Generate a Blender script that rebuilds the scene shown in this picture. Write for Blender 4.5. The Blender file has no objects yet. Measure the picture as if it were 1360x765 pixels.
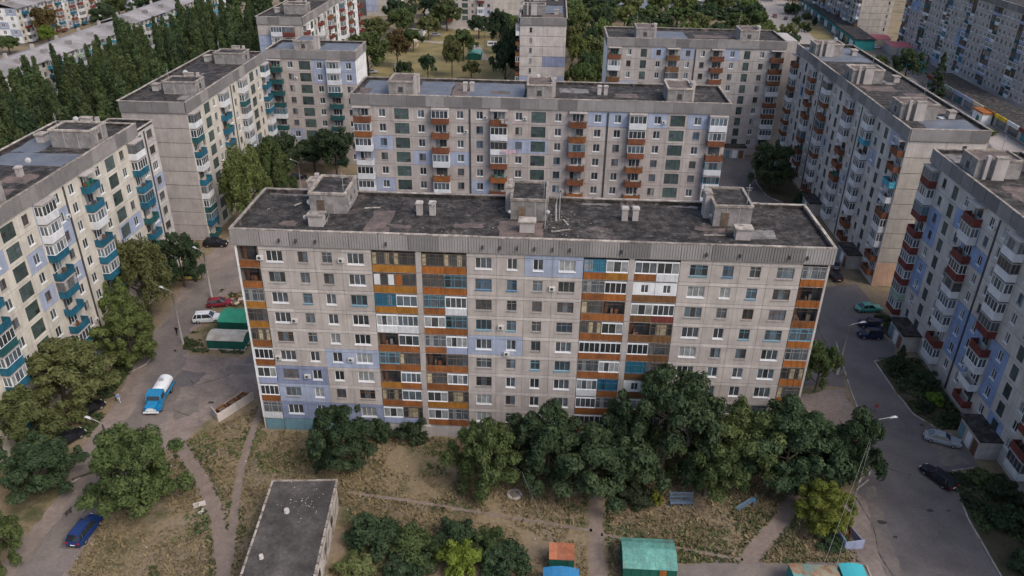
import bpy, bmesh, math, random
import numpy as np
from mathutils import Vector, Matrix

R = math.radians
SC = bpy.context.scene
COL = SC.collection
PI = math.pi

# ------------------------------------------------------------------ camera
CAM = dict(x=1.7535, y=-82.6263, z=67.5304, yaw=-0.0432, pitch=0.4954, roll=0.0149, f=1047.47)
def cam_axes():
    cy, sy = math.cos(CAM['yaw']), math.sin(CAM['yaw'])
    cp, sp = math.cos(CAM['pitch']), math.sin(CAM['pitch'])
    f = Vector((sy*cp, cy*cp, -sp)); r = Vector((cy, -sy, 0)); u = r.cross(f)
    cr, sr = math.cos(CAM['roll']), math.sin(CAM['roll'])
    return r*cr+u*sr, u*cr-r*sr, f
AX_R, AX_U, AX_F = cam_axes()
CPOS = Vector((CAM['x'], CAM['y'], CAM['z']))
cam = bpy.data.cameras.new('camera'); camo = bpy.data.objects.new('camera', cam); COL.objects.link(camo)
cam.sensor_width = 36; cam.lens = 36*CAM['f']/1360; cam.clip_start = 0.5; cam.clip_end = 5000
camo.matrix_world = Matrix(((AX_R.x, AX_U.x, -AX_F.x, CPOS.x), (AX_R.y, AX_U.y, -AX_F.y, CPOS.y), (AX_R.z, AX_U.z, -AX_F.z, CPOS.z), (0, 0, 0, 1)))
SC.camera = camo
def in_view(x, y, z, margin=110):
    d = Vector((x, y, z))-CPOS; dep = d.dot(AX_F)
    if dep < 1: return False
    px = 680+CAM['f']*d.dot(AX_R)/dep; py = 382.5-CAM['f']*d.dot(AX_U)/dep
    return -margin < px < 1360+margin and -margin < py < 765+margin

# ------------------------------------------------------------------ light
SUN_EL, SUN_AZ = R(48), R(128)      # azimuth clockwise from +y
w = bpy.data.worlds.new('World'); SC.world = w; w.use_nodes = True
nt = w.node_tree; bg = nt.nodes['Background']
sky = nt.nodes.new('ShaderNodeTexSky'); sky.sky_type = 'NISHITA'; sky.sun_disc = False
sky.sun_elevation = SUN_EL; sky.sun_rotation = SUN_AZ; sky.air_density = 1.0; sky.dust_density = 4.0; sky.ozone_density = 1.0
nt.links.new(sky.outputs[0], bg.inputs[0]); bg.inputs[1].default_value = 0.14
sun = bpy.data.lights.new('sun', 'SUN'); suno = bpy.data.objects.new('sun', sun); COL.objects.link(suno)
sun.energy = 0.75; sun.angle = R(22); sun.color = (1.0, 0.98, 0.955)
sd = Vector((math.sin(SUN_AZ)*math.cos(SUN_EL), math.cos(SUN_AZ)*math.cos(SUN_EL), math.sin(SUN_EL)))
suno.rotation_euler = sd.to_track_quat('Z', 'Y').to_euler(); suno.location = (60, -60, 120)
SC.view_settings.view_transform = 'Standard'; SC.view_settings.look = 'None'
SC.view_settings.exposure = 0.66; SC.view_settings.gamma = 1.0
SC.cycles.max_bounces = 5; SC.cycles.diffuse_bounces = 3; SC.cycles.glossy_bounces = 2; SC.cycles.transmission_bounces = 2
SC.cycles.transparent_max_bounces = 4

# ------------------------------------------------------------------ materials
MATS = {}
def mat(name, col, col2=None, scale=1.0, mix=(0.35, 0.65), rough=0.85, vary=0.0, fine=0.0, fscale=12.0, streak=0.0, bump=0.0, metal=0.0,
        spec=0.3, col3=None, scale3=0.15, mix3=(0.5, 0.62), hue=0.0, detail=6, coords='pos', transl=0.0):
    if name in MATS: return MATS[name]
    m = bpy.data.materials.new(name); m.use_nodes = True; n = m.node_tree.nodes; l = m.node_tree.links
    p = n['Principled BSDF']; p.inputs['Roughness'].default_value = rough; p.inputs['Metallic'].default_value = metal
    p.inputs['Specular IOR Level'].default_value = spec
    def node(t, **k):
        a = n.new(t)
        for kk, v in k.items(): setattr(a, kk, v)
        return a
    if coords == 'pos':
        src = node('ShaderNodeNewGeometry').outputs['Position']
    else:
        src = node('ShaderNodeTexCoord').outputs['Object']
    def noise(s, d, vec=None, dist=0.0):
        t = node('ShaderNodeTexNoise'); t.inputs['Scale'].default_value = s; t.inputs['Detail'].default_value = d
        t.inputs['Roughness'].default_value = 0.62; t.inputs['Distortion'].default_value = dist
        l.new(vec or src, t.inputs['Vector']); return t.outputs['Fac']
    def ramp(f, a, b):
        r = node('ShaderNodeMapRange'); r.inputs['From Min'].default_value = a; r.inputs['From Max'].default_value = b; r.clamp = True
        l.new(f, r.inputs['Value']); return r.outputs['Result']
    def mixc(f, a, b):
        x = node('ShaderNodeMix'); x.data_type = 'RGBA'
        l.new(f, x.inputs['Factor'])
        for s, v in ((x.inputs[6], a), (x.inputs[7], b)):
            if hasattr(v, 'links'): l.new(v, s)
            else: s.default_value = (*v, 1)
        return x.outputs[2]
    c = None
    if col2: c = mixc(ramp(noise(scale, detail, dist=0.3), *mix), col, col2)
    if col3: c = mixc(ramp(noise(scale3, 5, dist=0.8), *mix3), c if c else col, col3)
    val = None
    def times(a, b):
        x = node('ShaderNodeMath', operation='MULTIPLY'); l.new(a, x.inputs[0]); l.new(b, x.inputs[1]); return x.outputs[0]
    def span(f, lo, hi):
        r = node('ShaderNodeMapRange'); r.inputs['To Min'].default_value = lo; r.inputs['To Max'].default_value = hi
        r.inputs['From Min'].default_value = 0.25 if f is not oi else 0; r.inputs['From Max'].default_value = 0.75 if f is not oi else 1
        l.new(f, r.inputs['Value']); return r.outputs['Result']
    oi = node('ShaderNodeObjectInfo').outputs['Random']
    if vary: val = span(oi, 1-vary, 1+vary)
    if fine:
        x = span(noise(fscale, 4), 1-fine, 1+fine); val = times(val, x) if val else x
    if streak:
        mp = node('ShaderNodeMapping'); mp.inputs['Scale'].default_value = (2.2, 2.2, 0.22); l.new(src, mp.inputs['Vector'])
        x = span(noise(1.0, 5, mp.outputs[0]), 1-streak, 1+streak*0.7); val = times(val, x) if val else x
    if val or c or hue:
        hs = node('ShaderNodeHueSaturation')
        if c: l.new(c, hs.inputs['Color'])
        else: hs.inputs['Color'].default_value = (*col, 1)
        if val: l.new(val, hs.inputs['Value'])
        if hue:
            mm = node('ShaderNodeMath', operation='MULTIPLY_ADD'); mm.inputs[1].default_value = 37.7; mm.inputs[2].default_value = 0.0
            l.new(oi, mm.inputs[0]); fr = node('ShaderNodeMath', operation='FRACT'); l.new(mm.outputs[0], fr.inputs[0])
            r = node('ShaderNodeMapRange'); r.inputs['To Min'].default_value = 0.5-hue; r.inputs['To Max'].default_value = 0.5+hue
            l.new(fr.outputs[0], r.inputs['Value']); l.new(r.outputs['Result'], hs.inputs['Hue'])
        l.new(hs.outputs[0], p.inputs['Base Color'])
        cc = hs.outputs[0]
    else:
        p.inputs['Base Color'].default_value = (*col, 1); cc = None
    if bump:
        b = node('ShaderNodeBump'); b.inputs['Strength'].default_value = bump; b.inputs['Distance'].default_value = 0.05
        l.new(noise(fscale, 5), b.inputs['Height']); l.new(b.outputs[0], p.inputs['Normal'])
    if transl:
        t = node('ShaderNodeBsdfTranslucent'); ms = node('ShaderNodeMixShader'); ms.inputs[0].default_value = transl
        if cc: l.new(cc, t.inputs['Color'])
        else: t.inputs['Color'].default_value = (*col, 1)
        l.new(p.outputs[0], ms.inputs[1]); l.new(t.outputs[0], ms.inputs[2]); l.new(ms.outputs[0], n['Material Output'].inputs['Surface'])
    m.diffuse_color = (*col, 1)
    MATS[name] = m; return m

def conc(name, c, vary=0.07):
    return mat(name, c, tuple(x*0.78 for x in c), scale=0.5, vary=vary, fine=0.10, fscale=9, streak=0.17, rough=0.9)
conc('concrete', (0.415, 0.370, 0.343)); conc('cream', (0.56, 0.515, 0.445)); conc('beige', (0.44, 0.40, 0.355)); conc('pale', (0.50, 0.47, 0.44))
conc('grey_conc', (0.40, 0.365, 0.345)); conc('strip', (0.49, 0.445, 0.415), 0.10); conc('lavender', (0.33, 0.37, 0.475), 0.05); conc('blue_wall', (0.24, 0.32, 0.50), 0.05)
conc('white_wall', (0.72, 0.72, 0.71), 0.03); conc('pink_wall', (0.55, 0.36, 0.26), 0.05); conc('turq_wall', (0.14, 0.245, 0.285), 0.06); conc('slate_blue', (0.22, 0.25, 0.36), 0.05)
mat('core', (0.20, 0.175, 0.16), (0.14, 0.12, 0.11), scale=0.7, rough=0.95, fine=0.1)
mat('fascia', (0.275, 0.258, 0.252), (0.22, 0.205, 0.20), scale=0.4, vary=0.14, fine=0.05, streak=0.10, rough=0.9); mat('fascia_dark', (0.205, 0.193, 0.190), (0.165, 0.155, 0.153), scale=0.4, vary=0.12, fine=0.05, streak=0.10, rough=0.9)
mat('coping', (0.40, 0.35, 0.30), (0.16, 0.135, 0.12), scale=1.3, vary=0.22, fine=0.25, fscale=5, rough=0.95)
mat('bitumen', (0.018, 0.016, 0.015), (0.076, 0.067, 0.062), scale=0.75, mix=(0.40, 0.70), fine=0.8, fscale=2.2, rough=0.95, bump=1.0,
    col3=(0.125, 0.102, 0.090), scale3=0.30, mix3=(0.57, 0.70))
mat('bitumen_blue', (0.085, 0.095, 0.115), (0.14, 0.145, 0.16), scale=0.4, fine=0.15, fscale=2.5, rough=0.6, spec=0.5)
mat('bitumen_pink', (0.165, 0.12, 0.105), (0.075, 0.062, 0.056), scale=0.7, fine=0.35, fscale=4, rough=0.9)
mat('bitumen_pale', (0.23, 0.215, 0.20), (0.09, 0.083, 0.08), scale=0.9, fine=0.3, fscale=4, rough=0.9)
mat('slate_roof', (0.27, 0.25, 0.245), (0.20, 0.185, 0.18), scale=0.3, vary=0.28, fine=0.10, fscale=3, rough=0.9)
mat('brick_room', (0.27, 0.25, 0.24), (0.15, 0.14, 0.135), scale=0.9, fine=0.22, vary=0.1, rough=0.92)
for k, c in dict(orange=(0.345, 0.118, 0.028), ochre=(0.37, 0.165, 0.03), brown=(0.17, 0.085, 0.037), rust=(0.195, 0.072, 0.036), teal=(0.020, 0.125, 0.195), red=(0.165, 0.042, 0.034),
                 yellow=(0.62, 0.42, 0.02), dkteal=(0.02, 0.09, 0.095), cyanp=(0.08, 0.36, 0.48), grn=(0.03, 0.20, 0.13), pinkp=(0.62, 0.42, 0.46), ltgreen=(0.35, 0.45, 0.36)).items():
    mat('p_'+k, c, tuple(x*0.62 for x in c), scale=0.9, vary=0.16, fine=0.10, streak=0.18, rough=0.7)
mat('p_white', (0.62, 0.63, 0.64), (0.50, 0.51, 0.53), scale=0.8, vary=0.10, streak=0.10, rough=0.5)
mat('p_beige', (0.55, 0.45, 0.33), (0.45, 0.36, 0.26), scale=0.8, vary=0.1, streak=0.1, rough=0.6)
mat('p_slate', (0.28, 0.31, 0.44), (0.24, 0.27, 0.38), scale=0.8, vary=0.05, rough=0.8)
mat('f_white', (0.68, 0.69, 0.70), rough=0.4, vary=0.10); mat('f_wood', (0.10, 0.065, 0.045), (0.16, 0.12, 0.09), scale=2, rough=0.7, vary=0.3)
mat('f_grey', (0.30, 0.29, 0.28), (0.2, 0.19, 0.18), scale=2, rough=0.7, vary=0.25); mat('f_blue', (0.04, 0.13, 0.26), (0.05, 0.18, 0.30), scale=2, rough=0.6, vary=0.25)
mat('f_cyan', (0.09, 0.235, 0.32), (0.15, 0.28, 0.34), scale=2, rough=0.6, vary=0.2); mat('f_brown', (0.14, 0.075, 0.05), rough=0.7, vary=0.2)
mat('g_dark', (0.028, 0.032, 0.036), (0.06, 0.065, 0.07), scale=0.8, rough=0.10, spec=0.6, vary=0.5)
mat('g_mid', (0.10, 0.115, 0.13), (0.05, 0.06, 0.07), scale=1.2, rough=0.12, spec=0.6, vary=0.3)
mat('g_curtain', (0.30, 0.31, 0.31), (0.16, 0.17, 0.17), scale=1.5, rough=0.15, spec=0.5, vary=0.25)
mat('g_cream', (0.42, 0.36, 0.24), (0.2, 0.17, 0.12), scale=1.5, rough=0.2, spec=0.5, vary=0.25)
mat('g_blue', (0.12, 0.155, 0.18), (0.07, 0.09, 0.11), scale=1.0, rough=0.10, spec=0.6, vary=0.3)
mat('f_stair', (0.05, 0.065, 0.06), rough=.7, vary=.2); mat('g_stair', (0.042, 0.066, 0.062), (0.075, 0.105, 0.10), scale=0.7, rough=0.2, spec=0.5, vary=0.35, fine=0.2, fscale=5)
mat('g_teal', (0.03, 0.16, 0.21), (0.04, 0.1, 0.14), scale=1.5, rough=0.2, spec=0.5, vary=0.3)
mat('junk1', (0.10, 0.075, 0.055), (0.17, 0.13, 0.10), scale=1.5, vary=.4); mat('junk2', (0.22, 0.21, 0.20), (0.12, 0.11, 0.10), scale=1.5, vary=.4); mat('inside', (0.055, 0.045, 0.04), (0.13, 0.095, 0.08), scale=1.1, rough=0.9, vary=0.35)  # 'inside' is a dark colour holding the shade of a loggia opening
mat('metal_dark', (0.05, 0.05, 0.05), rough=0.6); mat('metal_grey', (0.28, 0.28, 0.28), rough=0.5, vary=0.15); mat('dish', (0.34, 0.34, 0.34), rough=0.5)
mat('bench_blue', (0.085, 0.135, 0.20), (0.12, 0.15, 0.18), scale=3, rough=.7, vary=.15); mat('ac', (0.50, 0.49, 0.47), rough=0.5, vary=0.1)
GL = ['g_dark']*5+['g_mid']*3+['g_curtain']*2+['g_blue']

# ------------------------------------------------------------------ mesh building
class MB:
    def __init__(s): s.v, s.f, s.m = [], [], []
    def quad(s, a, b, c, d, m=0):
        i = len(s.v); s.v += [a, b, c, d]; s.f.append((i, i+1, i+2, i+3)); s.m.append(m)
    def poly(s, pts, m=0):
        i = len(s.v); s.v += list(pts); s.f.append(tuple(range(i, i+len(pts)))); s.m.append(m)
    def box(s, x0, y0, z0, x1, y1, z1, m=0):
        i = len(s.v)
        s.v += [(x0, y0, z0), (x1, y0, z0), (x1, y1, z0), (x0, y1, z0), (x0, y0, z1), (x1, y0, z1), (x1, y1, z1), (x0, y1, z1)]
        for f in ((0, 3, 2, 1), (4, 5, 6, 7), (0, 1, 5, 4), (1, 2, 6, 5), (2, 3, 7, 6), (3, 0, 4, 7)):
            s.f.append(tuple(i+k for k in f)); s.m.append(m)
    def tube(s, pts, rad, n=6, m=0, cap=True):
        pts = [Vector(p) for p in pts]; rad = rad if isinstance(rad, (list, tuple)) else [rad]*len(pts)
        base = len(s.v)
        for k, p in enumerate(pts):
            t = (pts[min(k+1, len(pts)-1)]-pts[max(k-1, 0)]).normalized()
            a = t.cross(Vector((0, 0, 1)) if abs(t.z) < 0.9 else Vector((1, 0, 0))).normalized(); b = t.cross(a)
            for j in range(n):
                q = p+(a*math.cos(2*PI*j/n)+b*math.sin(2*PI*j/n))*rad[k]; s.v.append(tuple(q))
        for k in range(len(pts)-1):
            for j in range(n):
                a0 = base+k*n+j; a1 = base+k*n+(j+1) % n
                s.f.append((a0, a1, a1+n, a0+n)); s.m.append(m)
        if cap:
            s.f.append(tuple(base+j for j in range(n))); s.m.append(m)
            s.f.append(tuple(base+(len(pts)-1)*n+j for j in reversed(range(n)))); s.m.append(m)
    def prism(s, poly, z0, z1, m=0, mtop=None):
        n = len(poly); i = len(s.v)
        s.v += [(x, y, z0) for x, y in poly]+[(x, y, z1) for x, y in poly]
        for k in range(n):
            j = (k+1) % n; s.f.append((i+k, i+j, i+n+j, i+n+k)); s.m.append(m)
        s.f.append(tuple(i+n+k for k in range(n))); s.m.append(m if mtop is None else mtop)
        s.f.append(tuple(i+k for k in reversed(range(n)))); s.m.append(m)
    def mesh(s, name, mats, smooth=False, fix=False):
        me = bpy.data.meshes.new(name); me.from_pydata([tuple(v) for v in s.v], [], s.f)
        for m in (mats if isinstance(mats, (list, tuple)) else [mats]): me.materials.append(MATS[m] if isinstance(m, str) else m)
        me.polygons.foreach_set('material_index', s.m)
        if smooth: me.polygons.foreach_set('use_smooth', [True]*len(me.polygons))
        if fix:
            bm = bmesh.new(); bm.from_mesh(me); bmesh.ops.remove_doubles(bm, verts=bm.verts, dist=1e-4); bmesh.ops.recalc_face_normals(bm, faces=bm.faces); bm.to_mesh(me); bm.free()
        me.update(); return me

CACHE = {}
def cached(key, fn):
    if key not in CACHE: CACHE[key] = fn()
    return CACHE[key]

def put(me, name, parent=None, loc=(0, 0, 0), rz=0.0, scale=None):
    o = bpy.data.objects.new(name, me); COL.objects.link(o)
    o.location = loc
    if rz: o.rotation_euler = (0, 0, rz)
    if scale: o.scale = scale
    if parent: o.parent = parent
    return o
def tag(o, label=None, cat=None, group=None, kind=None):
    if label: o['label'] = label
    if cat: o['category'] = cat
    if group: o['group'] = group
    if kind: o['kind'] = kind
    return o
def thing(name, label, cat, loc=(0, 0, 0), rz=0.0, group=None):
    o = bpy.data.objects.new(name, None); COL.objects.link(o); o.location = loc; o.rotation_euler = (0, 0, rz); o.empty_display_size = 0.5
    return tag(o, label, cat, group)
def copy_tree(o, parent=None):
    c = o.copy(); COL.objects.link(c)
    if parent: c.parent = parent
    for ch in o.children: copy_tree(ch, c)
    return c
# ------------------------------------------------------------------ facade pieces (x along the wall, -y outwards, z up)
FH = 2.81
def panel_mesh(wd, h, hole, m, t=0.18, gap=0.03):
    def mk():
        b = MB(); g = gap
        gx = .014 if g < .05 else .03; x0, x1, z0, z1 = gx, wd-gx, g, h-g
        if hole:
            a0, b0, a1, b1 = hole
            b.quad((x0, 0, z0), (x1, 0, z0), (a1, 0, b0), (a0, 0, b0)); b.quad((x1, 0, z0), (x1, 0, z1), (a1, 0, b1), (a1, 0, b0))
            b.quad((x1, 0, z1), (x0, 0, z1), (a0, 0, b1), (a1, 0, b1)); b.quad((x0, 0, z1), (x0, 0, z0), (a0, 0, b0), (a0, 0, b1))
            b.quad((a0, 0, b0), (a1, 0, b0), (a1, t, b0), (a0, t, b0)); b.quad((a1, 0, b0), (a1, 0, b1), (a1, t, b1), (a1, t, b0))
            b.quad((a1, 0, b1), (a0, 0, b1), (a0, t, b1), (a1, t, b1)); b.quad((a0, 0, b1), (a0, 0, b0), (a0, t, b0), (a0, t, b1))
        else: b.quad((x0, 0, z0), (x1, 0, z0), (x1, 0, z1), (x0, 0, z1))
        b.quad((x0, t, z0), (x1, t, z0), (x1, 0, z0), (x0, 0, z0)); b.quad((x1, 0, z0), (x1, t, z0), (x1, t, z1), (x1, 0, z1))
        b.quad((x0, 0, z1), (x1, 0, z1), (x1, t, z1), (x0, t, z1)); b.quad((x0, t, z0), (x0, 0, z0), (x0, 0, z1), (x0, t, z1))
        return b.mesh('wall_panel', m)
    return cached(('panel', round(wd, 3), round(h, 3), hole and tuple(round(q, 3) for q in hole), m, gap), mk)

def frame_into(b, x0, z0, x1, z1, n, y0=0.07, y1=0.125, bw=0.055, fm=0, rows=None, uneven=False):
    b.box(x0, y0, z0, x1, y1, z0+bw, fm); b.box(x0, y0, z1-bw, x1, y1, z1, fm)
    for k in range(n+1):
        f = k/n
        if uneven and 0 < k < n: f += 0.05*(1 if k % 2 else -1)
        xx = x0+(x1-x0)*f; a = xx if k == 0 else (xx-bw if k == n else xx-bw/2)
        b.box(a, y0, z0+bw, a+bw, y1, z1-bw, fm)
    for r in (rows or []):
        zz = z0+(z1-z0)*r; b.box(x0+bw, y0+0.005, zz-bw*0.4, x1-bw, y1, zz+bw*0.4, fm)

def window_mesh(wd, h, n, fr, seed, glass=True, sill='f_white', rows=None, joined=True, pool=None):
    """frame (+ panes and sill when joined); x from 0 to wd"""
    def mk():
        rr = random.Random(int(wd*97+h*31+n*7+len(fr)*13+seed*101)); b = MB()
        mats = [fr, sill]; frame_into(b, 0, 0, wd, h, n, rows=rows)
        if joined:
            b.box(-0.06, -0.07, -0.13, wd+0.06, 0.06, -0.01, 1)
            panes_into(b, wd, h, n, rr, mats, pool)
        return b.mesh('window', mats)
    return cached(('win', wd, h, n, fr, seed, joined, sill, str(rows)), mk)
def panes_into(b, wd, h, n, rr, mats, pool=None):
    base = rr.choice(pool or GL); y = 0.112
    for k in range(n):
        g = base if rr.random() < 0.7 else rr.choice(pool or GL)
        if g not in mats: mats.append(g)
        b.quad((wd*k/n, y, 0), (wd*(k+1)/n, y, 0), (wd*(k+1)/n, y, h), (wd*k/n, y, h), mats.index(g))
def pane_mesh(wd, h, n, seed, pool=None):
    def mk():
        rr = random.Random(seed*7+3); b = MB(); mats = []
        panes_into(b, wd, h, n, rr, mats, pool); return b.mesh('pane', mats)
    return cached(('pane', wd, h, n, seed, str(pool)), mk)
def sill_mesh(wd, m):
    def mk():
        b = MB(); b.box(-0.06, -0.08, -0.15, wd+0.06, 0.06, -0.015); return b.mesh('window_sill', m)
    return cached(('sill', wd, m), mk)

def stair_mesh(wd, h, seed, pool=('g_stair',)):
    def mk():
        rr = random.Random(seed); b = MB(); mats = ['f_stair']+list(pool)+['g_dark', 'g_mid']
        frame_into(b, 0, 0, wd, h, 3, bw=0.035, rows=[0.33, 0.66])
        for i in range(3):
            for j in range(3):
                q = 1 if rr.random() < 0.8 else rr.choice([len(mats)-2, len(mats)-1, 1])
                b.quad((wd*i/3, .112, h*j/3), (wd*(i+1)/3, .112, h*j/3), (wd*(i+1)/3, .112, h*(j+1)/3), (wd*i/3, .112, h*(j+1)/3), q)
        return b.mesh('stair_window', mats)
    return cached(('stair', wd, h, seed, pool), mk)

def door_window_mesh(seed, fr):
    """balcony door beside a window, in a 2.1 x 2.2 opening"""
    def mk():
        rr = random.Random(seed); b = MB(); g1, g2 = rr.choice(GL), rr.choice(GL); mats = [fr, g1, g2, 'cream']
        d = seed % 2; xd0, xd1, xw0, xw1 = (0, 0.75, 0.75, 2.1) if d else (1.35, 2.1, 0, 1.35)
        b.box(xw0, 0.06, 0, xw1, 0.15, 0.75, 3)
        frame_into(b, xd0, 0, xd1, 2.2, 1, rows=[0.35]); frame_into(b, xw0, 0.76, xw1, 2.2, 2)
        b.quad((xd0, .112, 0), (xd1, .112, 0), (xd1, .112, 2.2), (xd0, .112, 2.2), 1); b.quad((xw0, .112, .76), (xw1, .112, .76), (xw1, .112, 2.2), (xw0, .112, 2.2), 2)
        return b.mesh('balcony_door', mats)
    return cached(('dw', seed, fr), mk)

BW, BD = 3.1, 1.15
def bal_slab():
    def mk():
        b = MB(); b.box(0, -BD, -0.14, BW, -0.003, 0); return b.mesh('balcony', 'grey_conc')
    return cached('bslab', mk)
def bal_apron(m, h=0.98):
    def mk():
        b = MB(); n = 8
        for k in range(n):                       # ribbed front sheet
            x0, x1 = BW*k/n, BW*(k+1)/n; o = 0.02 if k % 2 else 0.0
            b.box(x0, -BD-0.04-o, -0.12, x1, -BD-0.003, h)
        b.box(-0.04, -BD, -0.12, -0.003, -0.01, h-0.003); b.box(BW+0.003, -BD, -0.12, BW+0.04, -0.01, h-0.003)
        return b.mesh('apron', m)
    return cached(('apron', m, h), mk)
def bal_glaze(fr, seed, h0=0.985, h1=2.42):
    def mk():
        rr = random.Random(seed); b = MB(); g = rr.choice(['g_dark', 'g_mid', 'g_curtain', 'g_blue', 'g_dark']); g2 = rr.choice(GL); mats = [fr, g, g2, 'grey_conc']; n = 4
        bw = 0.07; y0, y1 = -BD-0.03, -BD+0.04
        frame_into(b, 0, h0, BW, h1, n, y0, y1, bw)
        for k in range(n): b.quad((BW*k/n, -BD, h0), (BW*(k+1)/n, -BD, h0), (BW*(k+1)/n, -BD, h1), (BW*k/n, -BD, h1), 1 if k % 3 else 2)
        for x in (0.0, BW):
            for yy in (y1, -BD/2-0.03, -0.09): b.box(x-0.035, yy, h0, x+0.035, yy+0.07, h1)
            b.box(x-0.034, y1, h0, x+0.034, -0.02, h0+0.08); b.box(x-0.034, y1, h1-0.08, x+0.034, -0.02, h1)
            b.quad((x, -BD, h0), (x, -0.02, h0), (x, -0.02, h1), (x, -BD, h1), 1)
        b.box(-0.08, -BD-0.08, h1+0.003, BW+0.08, -0.01, h1+0.08, 3)
        return b.mesh('glazing', mats)
    return cached(('bglz', fr, seed), mk)
def bal_junk(seed):
    """things stored on an open balcony and laundry rails, joined in one mesh"""
    def mk():
        rr = random.Random(seed); b = MB(); ms = ['junk1', 'f_wood', 'junk2', 'p_rust', 'g_mid', 'p_grn']
        for _ in range(rr.randint(2, 4)):
            x = rr.uniform(0.2, BW-0.7); y = -rr.uniform(0.35, 0.9); s = rr.uniform(0.25, 0.5)
            b.box(x, y-s/2, 0.01, x+s, y+s/2, rr.uniform(0.6, 1.5), rr.randrange(len(ms)))
        for y in (-BD-0.3, -BD-0.12): b.box(0.1, y, 1.02, BW-0.1, y+0.02, 1.04, 1)
        return b.mesh('stored_goods', ms)
    return cached(('junk', seed), mk)

def ribbed_mesh(wd, h, m, nr=11, d=0.06):
    def mk():
        b = MB(); g = 0.012; x = g; st0 = (wd-2*g)/nr
        for k in range(nr*2):
            st = st0*(.72 if k % 2 else .28); o = -d if k % 2 else 0.0; o2 = -d if (k+1) % 2 else 0.0
            b.quad((x, o, 0), (x+st, o, 0), (x+st, o, h), (x, o, h))
            if k < nr*2-1: b.quad((x+st, o, 0), (x+st, o2, 0), (x+st, o2, h), (x+st, o, h))
            x += st
        b.quad((g, 0.1, h), (g, 0, h), (wd-g, 0, h), (wd-g, 0.1, h)); b.quad((g, 0, 0), (g, 0.1, 0), (wd-g, 0.1, 0), (wd-g, 0, 0))
        b.quad((g, .1, 0), (g, 0, 0), (g, 0, h), (g, .1, h)); b.quad((wd-g, 0, 0), (wd-g, .1, 0), (wd-g, .1, h), (wd-g, 0, h))
        return b.mesh('attic_panel', m)
    return cached(('rib', round(wd, 3), h, m), mk)
def box_mesh(key, name, dims, m):
    def mk():
        b = MB(); b.box(*dims); return b.mesh(name, m)
    return cached(('box', key, dims, m if isinstance(m, str) else tuple(m)), mk)

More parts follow.
